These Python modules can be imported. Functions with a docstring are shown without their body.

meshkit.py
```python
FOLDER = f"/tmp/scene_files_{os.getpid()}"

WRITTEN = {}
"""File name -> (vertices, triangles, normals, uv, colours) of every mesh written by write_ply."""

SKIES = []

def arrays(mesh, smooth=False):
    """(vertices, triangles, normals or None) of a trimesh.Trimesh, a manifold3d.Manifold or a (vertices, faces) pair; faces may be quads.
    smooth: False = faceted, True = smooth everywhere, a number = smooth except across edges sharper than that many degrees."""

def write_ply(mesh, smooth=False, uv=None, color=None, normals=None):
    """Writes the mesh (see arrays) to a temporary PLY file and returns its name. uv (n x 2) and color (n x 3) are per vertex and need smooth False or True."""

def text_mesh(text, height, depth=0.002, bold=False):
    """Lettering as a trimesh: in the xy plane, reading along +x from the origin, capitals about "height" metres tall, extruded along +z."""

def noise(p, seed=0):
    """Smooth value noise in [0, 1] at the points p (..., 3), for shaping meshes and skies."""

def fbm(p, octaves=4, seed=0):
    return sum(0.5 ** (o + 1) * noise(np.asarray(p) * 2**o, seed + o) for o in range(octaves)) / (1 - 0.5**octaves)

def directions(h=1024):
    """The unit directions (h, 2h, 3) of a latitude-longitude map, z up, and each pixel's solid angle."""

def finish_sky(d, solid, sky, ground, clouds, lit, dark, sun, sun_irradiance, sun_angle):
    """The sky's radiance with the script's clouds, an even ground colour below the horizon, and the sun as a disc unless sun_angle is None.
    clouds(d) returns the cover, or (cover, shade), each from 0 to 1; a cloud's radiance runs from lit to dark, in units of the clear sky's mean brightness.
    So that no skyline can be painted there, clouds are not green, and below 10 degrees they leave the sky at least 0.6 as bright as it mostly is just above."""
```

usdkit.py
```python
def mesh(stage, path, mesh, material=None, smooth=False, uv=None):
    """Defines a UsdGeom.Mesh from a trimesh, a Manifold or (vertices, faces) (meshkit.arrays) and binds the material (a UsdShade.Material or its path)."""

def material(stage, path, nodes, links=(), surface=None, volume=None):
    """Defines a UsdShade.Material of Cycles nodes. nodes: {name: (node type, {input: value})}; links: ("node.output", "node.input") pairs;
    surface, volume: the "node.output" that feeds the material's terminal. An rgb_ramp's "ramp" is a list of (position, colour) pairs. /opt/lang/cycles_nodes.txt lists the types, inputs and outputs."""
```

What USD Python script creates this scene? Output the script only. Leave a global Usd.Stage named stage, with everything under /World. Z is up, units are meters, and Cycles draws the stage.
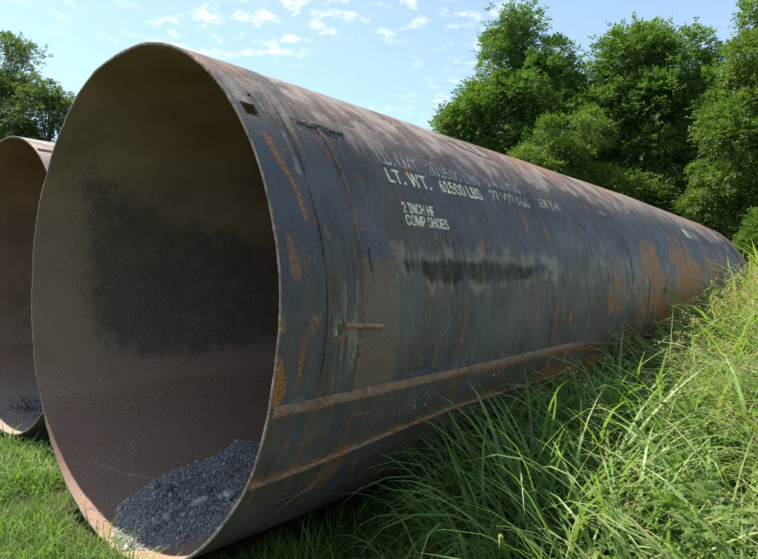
import math
import numpy as np, trimesh, shapely
from shapely.geometry import Polygon, LineString
import usdkit, meshkit
from pxr import Usd, UsdGeom, UsdLux, UsdShade, Sdf, Gf, Vt

stage = Usd.Stage.CreateInMemory()
UsdGeom.SetStageUpAxis(stage, 'Z')
UsdGeom.Xform.Define(stage, '/World')
UsdGeom.Scope.Define(stage, '/World/Looks')
T = Sdf.ValueTypeNames

# ---------------------------------------------------------------- camera, sky, sun
CAM_Z = 1.61
cam = UsdGeom.Camera.Define(stage, '/World/camera')
cam.AddTranslateOp().Set(Gf.Vec3d(0, 0, CAM_Z))
cam.AddRotateXOp().Set(90.0)
cam.CreateHorizontalApertureAttr(36.0)
cam.CreateVerticalApertureAttr(36.0 * 755 / 1024)
cam.CreateFocalLengthAttr(36.0 * 570.9 / 758)
cam.CreateClippingRangeAttr(Gf.Vec2f(0.05, 5000))
EXPOSURE = 1.68
cam.CreateExposureAttr(EXPOSURE)
SUN_EL = math.radians(60)
SUN_H = np.array([-0.81, 0.586])
SUN_H /= np.linalg.norm(SUN_H)
SUN_ROT = math.atan2(SUN_H[0], SUN_H[1])
CLOUD_LOC = (8.88, 2.75, 0)
SUN_INT, SKY_STR = 0.88, 0.078
sun = UsdLux.DistantLight.Define(stage, '/World/sun')
sun.CreateIntensityAttr(SUN_INT)
sun.CreateAngleAttr(0.53)
sun.CreateNormalizeAttr(True)
sun.CreateColorAttr(Gf.Vec3f(1.0, 0.945, 0.86))
sd = np.array([SUN_H[0] * math.cos(SUN_EL), SUN_H[1] * math.cos(SUN_EL), math.sin(SUN_EL)])   # towards the sun
sun.AddTransformOp().Set(Gf.Matrix4d().SetRotate(Gf.Rotation(Gf.Vec3d(0, 0, 1), Gf.Vec3d(*sd))))


class Ref(str):
    pass


class Graph:
    """A small builder for node graphs: call add(kind, output, inputs) and pass the returned references on."""
    def __init__(self):
        self.nodes, self.links = {}, []

    def add(self, kind, out, **inp):
        name = f'n{len(self.nodes)}'
        vals = {}
        for k, v in inp.items():
            if isinstance(v, Ref):
                self.links.append((str(v), f'{name}.{k}'))
            else:
                vals[k] = v
        self.nodes[name] = (kind, vals)
        return Ref(f'{name}.{out}')

    def math(self, op, a, b=0.5, clamp=False):
        return self.add('math', 'value', math_type=op, value1=a, value2=b, use_clamp=clamp)

    def noise(self, vec, scale, detail=4.0, rough=0.55, dist=0.0):
        return self.add('noise_texture', 'fac', vector=vec, scale=scale, detail=detail, roughness=rough, distortion=dist)

    def map(self, vec, scale, loc=(0, 0, 0)):
        return self.add('mapping', 'vector', vector=vec, scale=scale, location=loc)

    def ramp(self, fac, lo, hi):
        return self.add('map_range', 'result', value=fac, from_min=lo, from_max=hi, to_min=0.0, to_max=1.0, clamp=True)

    def mix(self, fac, a, b, kind='mix'):
        return self.add('mix', 'color', mix_type=kind, fac=fac, color1=a, color2=b)

    def dissolve(self, mask, noise, amp=3.0, hard=2.0):
        """A painted mask with its edge broken up by noise."""
        x = self.add('math', 'value', math_type='multiply_add', value1=mask, value2=2.0, value3=-1.0)
        y = self.add('map_range', 'result', value=noise, from_min=0.30, from_max=0.70, to_min=-amp, to_max=amp, clamp=True)
        return self.math('multiply', self.math('add', x, y), hard, True)

    def build(self, name, surface):
        return usdkit.material(stage, f'/World/Looks/{name}', self.nodes, self.links, surface=surface)


# sky with thin broken clouds
g = Graph()
dirv = g.add('texture_coordinate', 'generated')
sx = g.add('separate_xyz', 'x', vector=dirv)
sep = sx.split('.')[0]
sy, sz = Ref(sep + '.y'), Ref(sep + '.z')
zc = g.math('maximum', sz, 0.04)
sky = g.add('sky_texture', 'color', sky_type='single_scattering', sun_disc=False, sun_elevation=SUN_EL, sun_rotation=SUN_ROT,
            altitude=200.0, air_density=1.0, aerosol_density=0.5, ozone_density=1.0, vector=g.add('combine_xyz', 'vector', x=sx, y=sy, z=g.math('maximum', sz, 0.10)))
cv = g.add('combine_xyz', 'vector', x=g.math('divide', sx, zc), y=g.math('divide', sy, zc), z=0.0)
big = g.noise(g.map(cv, (1, 1, 1), CLOUD_LOC), 1.1, 2.0)
small = g.noise(g.map(cv, (1.0, 0.85, 1), (1.8, 2.2, 0)), 10.0, 6.0, 0.6, 0.15)
cl = g.math('multiply', g.ramp(big, 0.46, 0.64), g.ramp(small, 0.50, 0.68))
veil = g.math('multiply', g.ramp(g.noise(g.map(cv, (1, 1, 1), (7, 3, 0)), 0.35, 3.0), 0.35, 0.75), 0.12)
cl = g.math('multiply', g.math('maximum', cl, veil), 0.85)
sky = g.mix(1.0, sky, (0.87, 0.955, 0.985), 'multiply')
sky = g.mix(0.14, sky, (4.0, 4.3, 4.4))
skyc = g.mix(cl, sky, (5.3, 5.4, 5.5))
bg = g.add('background_shader', 'background', color=skyc, strength=SKY_STR)
skymat = g.build('sky', bg)
dome = UsdLux.DomeLight.Define(stage, '/World/sky')
UsdShade.MaterialBindingAPI.Apply(dome.GetPrim()).Bind(skymat)
dome.GetPrim().SetCustomDataByKey('kind', 'structure')

# ---------------------------------------------------------------- helpers
USED = {}


def numbered(path):
    n = USED.get(path, 0)
    USED[path] = n + 1
    return path if n == 0 else f'{path}_{n:03d}'


def tag(p, label=None, cat=None, group=None, kind=None):
    for k, v in (('label', label), ('category', cat), ('group', group), ('kind', kind)):
        if v:
            p.SetCustomDataByKey(k, v)


def obj(name, m, mat, parent=None, smooth=False, pv=None):
    """One Mesh prim under parent (a path) or directly under /World; pv: {primvar name: (n, 3) array}."""
    path = numbered((parent or '/World') + '/' + name)
    me = usdkit.mesh(stage, path, m, mat, smooth=smooth)
    for k, v in (pv or {}).items():
        UsdGeom.PrimvarsAPI(me).CreatePrimvar(k, T.Color3fArray, 'vertex').Set(Vt.Vec3fArray.FromNumpy(np.asarray(v, np.float32)))
    return me


def thing(name, label, cat, loc=(0, 0, 0), rotz=0.0, group=None):
    path = numbered('/World/' + name)
    x = UsdGeom.Xform.Define(stage, path)
    x.AddTranslateOp().Set(Gf.Vec3d(*map(float, loc)))
    if rotz:
        x.AddRotateZOp().Set(float(rotz))
    tag(x.GetPrim(), label, cat, group)
    return path


def unit(v):
    return v / np.maximum(np.linalg.norm(v, axis=-1, keepdims=True), 1e-9)


def smoothstep(x, a, b):
    t = np.clip((x - a) / (b - a), 0, 1)
    return t * t * (3 - 2 * t)


def tube(points, radii, sides=6, caps=True):
    p = np.asarray(points, float)
    t = unit(np.gradient(p, axis=0))
    ref = np.array([0.31, 0.17, 0.93]) if abs(t[0, 2]) < 0.8 else np.array([0.9, 0.2, 0.1])
    a = unit(np.cross(t, ref)); b = np.cross(t, a)
    ang = np.arange(sides) * 2 * np.pi / sides
    r = np.broadcast_to(radii, (len(p),))
    v = p[:, None] + r[:, None, None] * (np.cos(ang)[None, :, None] * a[:, None] + np.sin(ang)[None, :, None] * b[:, None])
    i, j = np.meshgrid(np.arange(len(p) - 1), np.arange(sides), indexing='ij')
    q = np.stack([i * sides + j, i * sides + (j + 1) % sides, (i + 1) * sides + (j + 1) % sides, (i + 1) * sides + j], -1).reshape(-1, 4)
    f = np.vstack([q[:, [0, 1, 2]], q[:, [0, 2, 3]]])
    v = v.reshape(-1, 3)
    if caps:
        n = len(v)
        v = np.vstack([v, p[:1], p[-1:]])
        k = np.arange(sides)
        f = np.vstack([f, np.stack([np.full(sides, n), (k + 1) % sides, k], 1),
                       np.stack([np.full(sides, n + 1), (len(p) - 1) * sides + k, (len(p) - 1) * sides + (k + 1) % sides], 1)])
    return v, f


def join(parts):
    vs, fs, n = [], [], 0
    for v, f in parts:
        vs.append(np.asarray(v)); fs.append(np.asarray(f) + n); n += len(v)
    return np.vstack(vs), np.vstack(fs)


def shades(rng, counts):
    """One random grey per piece, repeated over its vertices (a primvar that picks a tone in the material)."""
    return np.repeat(np.repeat(rng.random(len(counts)), counts)[:, None], 3, 1)


def stone(rng, size, flat=1.0, sub=0):
    m = trimesh.creation.icosphere(subdivisions=sub)
    v = m.vertices * (1 + rng.uniform(-0.28, 0.28, (len(m.vertices), 1)))
    v = v * np.array([1, rng.uniform(.6, .95), flat * rng.uniform(.5, .85)]) * size
    return v @ trimesh.transformations.random_rotation_matrix(rng.random(3))[:3, :3].T if flat == 1.0 else v, m.faces


# ---------------------------------------------------------------- materials
def coords(g):
    return g.add('attribute', 'vector', attribute='surf')


def attr(g, name):
    c = g.add('attribute', 'color', attribute=name)
    r = g.add('separate_color', 'r', color=c)
    n = r.split('.')[0]
    return r, Ref(n + '.g'), Ref(n + '.b')


def outer_steel(name, grey=1.0, rusty=0.0):
    g = Graph()
    sv = coords(g)
    weather, rust, soot = attr(g, 'wear')
    dust, brown, splat = attr(g, 'stain')
    streak = g.noise(g.map(sv, (11, 0.9, 1)), 1.0, 7.0, 0.62, 0.15)
    fine = g.noise(g.map(sv, (48, 3.0, 1)), 1.0, 5.0, 0.6, 0.1)
    blotch = g.noise(sv, 1.7, 6.0, 0.6)
    grain = g.noise(sv, 55.0, 5.0, 0.65)
    mid = g.noise(g.map(sv, (4, 2.2, 1), (3, 5, 0)), 2.2, 7.0, 0.65)
    patch2 = g.noise(g.map(sv, (1.6, 1.0, 1), (5, 2, 0)), 1.3, 8.0, 0.7)
    col = g.mix(g.ramp(blotch, 0.38, 0.62), (0.036, 0.034, 0.033), (0.094, 0.090, 0.089))
    col = g.mix(g.math('multiply', g.ramp(patch2, 0.46, 0.60), 0.7), col, (0.078, 0.057, 0.038))
    col = g.mix(g.math('multiply', g.ramp(grain, 0.53, 0.70), 0.5), col, (0.135, 0.125, 0.105))
    # thin pale and brown runs down the side
    run = g.math('multiply', g.ramp(fine, 0.47, 0.64), g.ramp(mid, 0.38, 0.58))
    col = g.mix(g.math('multiply', run, 0.50), col, g.mix(g.ramp(streak, 0.4, 0.6), (0.120, 0.100, 0.064), (0.17, 0.105, 0.052)))
    run2 = g.ramp(g.noise(g.map(sv, (70, 2.2, 1), (9, 4, 0)), 1.0, 5.0, 0.65), 0.54, 0.68)
    col = g.mix(g.math('multiply', run2, 0.40), col, (0.012, 0.012, 0.013))
    chips = g.ramp(g.noise(g.map(sv, (26, 7, 1), (2, 8, 0)), 1.0, 6.0, 0.7), 0.62, 0.67)
    col = g.mix(g.math('multiply', chips, g.ramp(patch2, 0.42, 0.56)), col, (0.19, 0.17, 0.125))
    col = g.mix(g.math('multiply', g.dissolve(brown, streak, 0.9, 1.2), 0.85), col, g.mix(g.ramp(g.math('add', g.math('multiply', grain, 0.5), g.math('multiply', patch2, 0.5)), 0.42, 0.56), (0.165, 0.104, 0.064), (0.048, 0.037, 0.027)))
    band_a, band_b, band_c = attr(g, 'bands')
    col = g.mix(g.math('multiply', band_a, 0.75), col, g.mix(g.ramp(grain, 0.38, 0.64), (0.110, 0.074, 0.050), (0.190, 0.130, 0.090)))
    col = g.mix(g.math('multiply', band_b, 0.45), col, g.mix(g.ramp(fine, 0.40, 0.62), (0.050, 0.044, 0.030), (0.130, 0.110, 0.072)))
    col = g.mix(g.math('multiply', band_c, 0.35), col, (0.050, 0.058, 0.070))
    top = g.mix(g.ramp(mid, 0.40, 0.62), (0.150, 0.112, 0.092), (0.300, 0.248, 0.208))
    iso = g.noise(g.map(sv, (3.0, 2.2, 1), (7, 1, 0)), 1.0, 8.0, 0.66, 0.6)
    top = g.mix(g.math('multiply', g.ramp(iso, 0.50, 0.58), 0.85), top, (0.075, 0.052, 0.046))
    top = g.mix(g.math('multiply', g.ramp(iso, 0.46, 0.36), 0.5), top, (0.30, 0.26, 0.22))
    top = g.mix(g.math('multiply', g.ramp(fine, 0.5, 0.7), 0.6), top, (0.27, 0.185, 0.12))
    top = g.mix(g.math('multiply', g.ramp(streak, 0.56, 0.7), 0.6), top, (0.06, 0.05, 0.05))
    col = g.mix(g.dissolve(weather, g.math('add', g.math('multiply', streak, 0.6), g.math('multiply', mid, 0.4)), 0.9, 1.3), col, top)
    flake = g.noise(g.map(sv, (10, 5.0, 1), (1, 6, 0)), 1.0, 8.0, 0.72, 0.5)
    dn = g.math('add', g.math('multiply', fine, 0.40), g.math('multiply', flake, 0.60))
    col = g.mix(g.math('multiply', g.dissolve(dust, dn, 1.0, 1.6), 0.85), col, g.mix(g.ramp(grain, 0.35, 0.65), (0.165, 0.122, 0.076), (0.280, 0.222, 0.150)))
    col = g.mix(g.dissolve(soot, g.math('add', g.math('multiply', streak, 0.25), g.math('multiply', flake, 0.75)), 0.85, 1.3), col, g.mix(g.ramp(fine, 0.52, 0.72), (0.016, 0.010, 0.007), (0.11, 0.070, 0.040)))
    rn = g.math('add', g.math('multiply', streak, 0.55), g.math('multiply', fine, 0.45))
    rc = g.mix(g.ramp(grain, 0.36, 0.66), (0.125, 0.040, 0.012), (0.42, 0.175, 0.048))
    spots = g.math('multiply', g.ramp(g.noise(g.map(sv, (1.5, 0.8, 1)), 5.0, 7.0, 0.7), 0.58, 0.66), 0.65 + rusty)
    col = g.mix(spots, col, rc)
    col = g.mix(g.dissolve(rust, rn, 0.98, 1.7), col, rc)
    flecks = g.ramp(g.noise(g.map(sv, (34, 22, 1)), 1.0, 4.0, 0.6), 0.60, 0.66)
    col = g.mix(g.math('multiply', g.dissolve(splat, grain, 0.9, 2.0), flecks), col, (0.50, 0.52, 0.50))
    bump_h = g.math('add', g.math('multiply', grain, 0.5), g.math('multiply', mid, 1.4))
    nrm = g.add('bump', 'normal', height=bump_h, strength=0.5, distance=0.014)
    rough = g.add('map_range', 'result', value=mid, from_min=0.3, from_max=0.7, to_min=0.42, to_max=0.72, clamp=True)
    rough = g.math('maximum', rough, g.math('multiply', g.math('maximum', rust, weather), 0.70))
    b = g.add('principled_bsdf', 'BSDF', base_color=col, roughness=rough, normal=nrm, specular_ior_level=0.24)
    return g.build(name, b)


def inner_steel(name, olive=(0.265, 0.182, 0.118)):
    g = Graph()
    sv = coords(g)
    dark, low, chalk_or_sunlit = attr(g, 'wear')
    n1 = g.noise(sv, 70.0, 5.0, 0.65)
    n2 = g.noise(sv, 52.0, 3.0, 0.6)
    blot = g.noise(sv, 1.6, 5.0, 0.6)
    col = g.mix(g.ramp(blot, 0.35, 0.65), tuple(0.72 * c for c in olive), tuple(1.15 * c for c in olive))
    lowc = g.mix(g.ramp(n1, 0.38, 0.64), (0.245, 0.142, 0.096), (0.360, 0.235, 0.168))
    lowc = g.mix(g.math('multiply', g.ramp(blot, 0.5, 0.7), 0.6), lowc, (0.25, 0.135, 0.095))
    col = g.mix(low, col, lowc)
    col = g.mix(g.math('multiply', g.ramp(n2, 0.50, 0.72), 0.35), col, (0.27, 0.225, 0.18))
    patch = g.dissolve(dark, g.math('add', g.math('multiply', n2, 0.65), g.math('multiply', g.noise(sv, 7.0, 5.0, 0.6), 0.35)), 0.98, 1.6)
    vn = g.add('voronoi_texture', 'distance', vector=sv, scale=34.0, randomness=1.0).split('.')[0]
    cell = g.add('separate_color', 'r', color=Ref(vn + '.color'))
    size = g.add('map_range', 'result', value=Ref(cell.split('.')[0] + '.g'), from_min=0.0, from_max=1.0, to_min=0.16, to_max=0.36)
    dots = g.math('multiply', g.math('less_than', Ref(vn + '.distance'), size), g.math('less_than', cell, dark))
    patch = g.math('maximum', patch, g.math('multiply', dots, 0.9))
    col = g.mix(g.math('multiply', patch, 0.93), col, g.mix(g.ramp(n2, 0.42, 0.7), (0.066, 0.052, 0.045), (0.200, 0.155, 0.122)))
    col = g.mix(g.dissolve(chalk_or_sunlit, n1, 0.9, 2.0), col, (0.42, 0.37, 0.31))  # pale chalk marks; on the second section, sunlight painted onto the floor
    n3 = g.noise(sv, 130.0, 4.0, 0.6)
    hgt = g.math('add', g.math('multiply', g.noise(sv, 14.0, 3.0), 0.8), g.math('multiply', n3, 0.5))
    nrm = g.add('bump', 'normal', height=hgt, strength=0.35, distance=0.008)
    b = g.add('principled_bsdf', 'BSDF', base_color=col, roughness=0.82, normal=nrm, specular_ior_level=0.25)
    return g.build(name, b)


def rough_metal(name, c1, c2, scale=30.0, rough=0.75, bump=0.5, metallic=0.0):
    g = Graph()
    pos = g.add('texture_coordinate', 'object')
    n = g.noise(pos, scale, 6.0, 0.65)
    n2 = g.noise(pos, scale * 0.2, 4.0, 0.6)
    col = g.mix(g.ramp(n, 0.35, 0.66), c1, c2)
    col = g.mix(g.math('multiply', g.ramp(n2, 0.45, 0.7), 0.6), col, tuple(0.4 * c for c in c1))
    nrm = g.add('bump', 'normal', height=n, strength=bump, distance=0.01)
    return g.build(name, g.add('principled_bsdf', 'BSDF', base_color=col, roughness=rough, normal=nrm, specular_ior_level=0.35))


M = {}
M['shell'] = outer_steel('painted_steel')
M['inside'] = inner_steel('coated_inside')
M['rim'] = rough_metal('torch_cut_rim', (0.13, 0.085, 0.058), (0.38, 0.29, 0.21), 34)
M['weld'] = rough_metal('rusty_weld', (0.11, 0.055, 0.032), (0.25, 0.15, 0.095), 45)
M['flange'] = rough_metal('rusty_flange', (0.19, 0.092, 0.048), (0.37, 0.225, 0.135), 60, 0.75, 0.35)
M['grey_strip'] = rough_metal('grey_strip', (0.045, 0.048, 0.055), (0.13, 0.125, 0.12), 30, 0.6)
M['torn'] = rough_metal('torn_weld', (0.10, 0.08, 0.06), (0.27, 0.22, 0.16), 60)
M['crack'] = rough_metal('dark_seam', (0.020, 0.017, 0.015), (0.075, 0.058, 0.045), 30)
M['scratch'] = rough_metal('scratch_line', (0.15, 0.11, 0.075), (0.28, 0.21, 0.14), 30)
M['pale_slab'] = rough_metal('pale_stone', (0.42, 0.41, 0.38), (0.62, 0.60, 0.56), 22, 0.85, 0.3)
M['dark_slab'] = rough_metal('dark_stone', (0.06, 0.063, 0.072), (0.17, 0.172, 0.18), 22, 0.7, 0.3)
M['stem'] = rough_metal('green_stem', (0.10, 0.16, 0.04), (0.14, 0.20, 0.06), 20, 0.6, 0.2)
M['rubble'] = rough_metal('rubble', (0.13, 0.122, 0.115), (0.32, 0.30, 0.275), 22, 0.85, 0.3)
M['bark'] = rough_metal('bark', (0.05, 0.04, 0.03), (0.16, 0.13, 0.10), 9, 0.9, 0.8)

# worn stencil paint
for nm, c, wear in (('stencil_cream', (0.74, 0.63, 0.42), 0.37), ('stencil_faded', (0.40, 0.39, 0.36), 0.485), ('stencil_rusty', (0.52, 0.44, 0.29), 0.45)):
    g = Graph()
    sv = coords(g)
    n = g.add('math', 'value', math_type='add', value1=g.math('multiply', g.noise(g.map(sv, (60, 14, 1)), 1.0, 4.0), 0.6),
              value2=g.math('multiply', g.noise(sv, 9.0, 4.0), 0.4))
    col = g.mix(g.ramp(n, wear, wear + 0.08), ((0.042, 0.045, 0.052) if nm != 'stencil_faded' else (0.135, 0.118, 0.105)), c)
    M[nm] = g.build(nm, g.add('principled_bsdf', 'BSDF', base_color=col, roughness=0.6))

# gravel: every stone its own grey
g = Graph()
rnd = attr(g, 'tint')[0]
col = g.add('rgb_ramp', 'color', fac=rnd, ramp=[(0, (0.15, 0.138, 0.122)), (0.15, (0.38, 0.352, 0.318)), (0.8, (0.48, 0.445, 0.40)), (0.95, (0.55, 0.50, 0.43)), (1, (0.66, 0.63, 0.58))])
pos = g.add('geometry', 'position')
col = g.mix(0.3, col, g.mix(g.noise(pos, 120.0, 3.0), (0.08, 0.08, 0.08), (0.7, 0.68, 0.65)))
M['gravel'] = g.build('gravel', g.add('principled_bsdf', 'BSDF', base_color=col, roughness=0.85))

# soil and turf of the ground sheet
g = Graph()
pos = g.add('geometry', 'position')
n1 = g.noise(pos, 1.3, 6.0, 0.6)
n2 = g.noise(pos, 24.0, 6.0, 0.7)
col = g.mix(g.ramp(n1, 0.35, 0.62), (0.030, 0.045, 0.014), (0.060, 0.075, 0.022))
col = g.mix(g.ramp(n2, 0.48, 0.68), col, (0.055, 0.042, 0.024))
nrm = g.add('bump', 'normal', height=n2, strength=0.8, distance=0.04)
M['ground'] = g.build('ground', g.add('principled_bsdf', 'BSDF', base_color=col, roughness=0.95, normal=nrm, specular_ior_level=0.2))


def leaf_mat(name, cols, trans=0.38, gloss=0.58, tint=False):
    g = Graph()
    if tint:
        col = g.add('attribute', 'color', attribute='tint')
    else:
        rnd = attr(g, 'tint')[0]
        col = g.add('rgb_ramp', 'color', fac=rnd, ramp=[(i / (len(cols) - 1), c) for i, c in enumerate(cols)])
    b = g.add('principled_bsdf', 'BSDF', base_color=col, roughness=gloss, specular_ior_level=0.28)
    t = g.add('translucent_bsdf', 'BSDF', color=g.mix(1.0, col, (1.25, 1.45, 0.5), 'multiply'))
    return g.build(name, g.add('mix_closure', 'closure', fac=trans, closure1=b, closure2=t))


M['leaf_bright'] = leaf_mat('leaf_bright', [(0.068, 0.117, 0.019), (0.103, 0.161, 0.03), (0.142, 0.2, 0.046)])
M['leaf_mid'] = leaf_mat('leaf_mid', [(0.064, 0.114, 0.021), (0.097, 0.164, 0.034), (0.14, 0.208, 0.052)])
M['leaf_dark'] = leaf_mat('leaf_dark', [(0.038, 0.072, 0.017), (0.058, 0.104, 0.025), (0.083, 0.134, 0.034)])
M['leaf_far'] = leaf_mat('leaf_far', [(0.063, 0.094, 0.034), (0.09, 0.128, 0.044), (0.124, 0.162, 0.057)])
M['blade'] = leaf_mat('grass_blade', None, 0.36, 0.48, True)
M['straw'] = leaf_mat('seed_straw', [(0.26, 0.23, 0.08), (0.42, 0.36, 0.16), (0.36, 0.36, 0.13)], 0.3, 0.6)

# ---------------------------------------------------------------- the ground
rng = np.random.default_rng(5)
ax = np.concatenate([-np.geomspace(400, 9, 22), np.linspace(-8.5, 20, 90), np.geomspace(21, 400, 22)])
ay = np.concatenate([-np.geomspace(400, 5, 22), np.linspace(-4.5, 24, 90), np.geomspace(25, 400, 22)])
X, Y = np.meshgrid(ax, ay, indexing='ij')
AX2 = np.array([0.65815, 0.75288]); UX2 = np.array([0.75288, -0.65815]); C2D = np.array([-1.5414, 3.3957])


def ground_z(x, y):
    x, y = np.asarray(x, float), np.asarray(y, float)
    o = (x - C2D[0]) * UX2[0] + (y - C2D[1]) * UX2[1]
    n = meshkit.fbm(np.stack([x * 0.7, y * 0.7, np.zeros_like(x)], -1), 4, 3) - 0.5
    far = np.clip(np.hypot(x, y) / 60, 0, 1)
    return -0.02 + 0.10 * n * smoothstep(np.abs(o), 0.3, 1.6) + far * 0.8 * (meshkit.fbm(np.stack([x * 0.02, y * 0.02, np.zeros_like(x)], -1), 3, 9) - 0.5)


Z = ground_z(X, Y)
I, J = np.meshgrid(np.arange(len(ax) - 1), np.arange(len(ay) - 1), indexing='ij')
nY = len(ay)
q = np.stack([I * nY + J, (I + 1) * nY + J, (I + 1) * nY + J + 1, I * nY + J + 1], -1).reshape(-1, 4)
tag(obj('ground', (np.stack([X, Y, Z], -1).reshape(-1, 3), q), M['ground'], smooth=True).GetPrim(), kind='structure')

# ---------------------------------------------------------------- the tanks
R, THICK, AXZ, END = 1.5, 0.015, 1.473, 12.05
RIM_DEG = np.array([-180, -173, -150, -143, -134, -127, -119, -111, -85, -58, -48, -41, -36, -31, -27, -24, -17, -9, 0, 10, 20, 33, 45, 60, 73, 85, 94, 103, 112, 120, 126, 140, 157, 168, 177, 180])
RIM_R = np.array([1.483, 1.482, 1.505, 1.498, 1.507, 1.520, 1.524, 1.505, 1.500, 1.495, 1.480, 1.480, 1.487, 1.506, 1.508, 1.502, 1.478, 1.489, 1.503, 1.507, 1.507, 1.496, 1.500, 1.498, 1.498, 1.487, 1.490, 1.506, 1.508, 1.500, 1.489, 1.495, 1.508, 1.497, 1.487, 1.483])


def radius(s, deg, rim=True):
    s, deg = np.asarray(s, float), np.asarray(deg, float)
    d = (deg + 180) % 360 - 180
    out = np.full(np.broadcast(s, d).shape, R)
    if rim:
        wrapped = [np.interp((d + a + 180) % 360 - 180, RIM_DEG, RIM_R) for a in (-9, -4.5, 0, 4.5, 9)]
        out = out + (sum(wrapped) / 5 - R) * np.exp(-np.maximum(s, 0) / 0.45)
    th = np.radians(d)
    p = np.stack(np.broadcast_arrays(s * 0.8, np.cos(th) * 2.2, np.sin(th) * 2.2), -1)
    out = out + 0.012 * (meshkit.fbm(p, 3, 21) - 0.5) * smoothstep(s, 0.1, 1.0)
    return out


def bend(s):
    return -0.020 * np.maximum(np.asarray(s, float) - 7.0, 0)


def on_tank(s, deg, dr=0.0, rim=True):
    """Local point of the tank's skin: s metres along it, deg round it (0 = the near side, 90 = the top)."""
    s, deg = np.broadcast_arrays(np.asarray(s, float), np.asarray(deg, float))
    r = radius(s, deg, rim) + dr
    th = np.radians(deg)
    return np.stack([s, -r * np.cos(th), AXZ + bend(s) + r * np.sin(th)], -1)


def surf_of(s, deg, r=R):
    return np.stack(np.broadcast_arrays(s, np.radians(deg) * r, 0.0), -1)


def polymask(s, deg, pts, soft):
    """1 inside a polygon given in (s, degrees), fading over `soft` metres."""
    k = math.radians(1) * R
    poly = Polygon([(a, b * k) for a, b in pts])
    P = shapely.points(s.ravel(), (deg * k).ravel())
    d = shapely.distance(P, poly.exterior)
    d = np.where(shapely.contains(poly, P), d, -d)
    return smoothstep(d, -soft, soft).reshape(s.shape)


def gauss(s, deg, s0, d0, ss, sd_):
    return np.exp(-((s - s0) / ss) ** 2 - ((deg - d0) / sd_) ** 2)


def rim_s(deg, seed, amp=0.007):
    th = np.radians(deg)
    p = np.stack([np.cos(th) * 5, np.sin(th) * 5, np.zeros_like(th) + seed], -1)
    return amp * 2 * (meshkit.fbm(p, 4, seed) - 0.5)


HOLE = [(0.045, 0.125, 37.4, 40.6), (0.128, 0.150, 43.4, 44.4)]   # cut-outs near the mouth


def grid(sv, dv, dr, rimseed, holes=(), flip=False, rim=True, endcut=True):
    S, D = np.meshgrid(sv, dv, indexing='ij')
    S2 = S + rim_s(D, rimseed) * np.exp(-S / 0.05)
    if endcut:
        S2 = S2 + rim_s(D, rimseed + 3, 0.03) * np.exp(-(END - S) / 0.1)
    P = on_tank(S2, D, dr, rim)
    n = len(dv)
    I, J = np.meshgrid(np.arange(len(sv) - 1), np.arange(n - 1), indexing='ij')
    keep = np.ones(I.shape, bool)
    sc, dc = (sv[:-1] + sv[1:]) / 2, (dv[:-1] + dv[1:]) / 2
    for h in holes:
        keep &= ~((sc[:, None] > h[0]) & (sc[:, None] < h[1]) & (dc[None] > h[2]) & (dc[None] < h[3]))
    q = np.stack([I * n + J, (I + 1) * n + J, (I + 1) * n + J + 1, I * n + J + 1], -1)[keep]
    if not flip:
        q = q[:, ::-1]
    return S2, D, P, q


def with_edges(v, lo, hi, extra):
    x = np.concatenate([np.array(v), np.array(extra)])
    x = np.unique(np.round(x, 5))
    return x[(x >= lo) & (x <= hi)]


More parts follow.
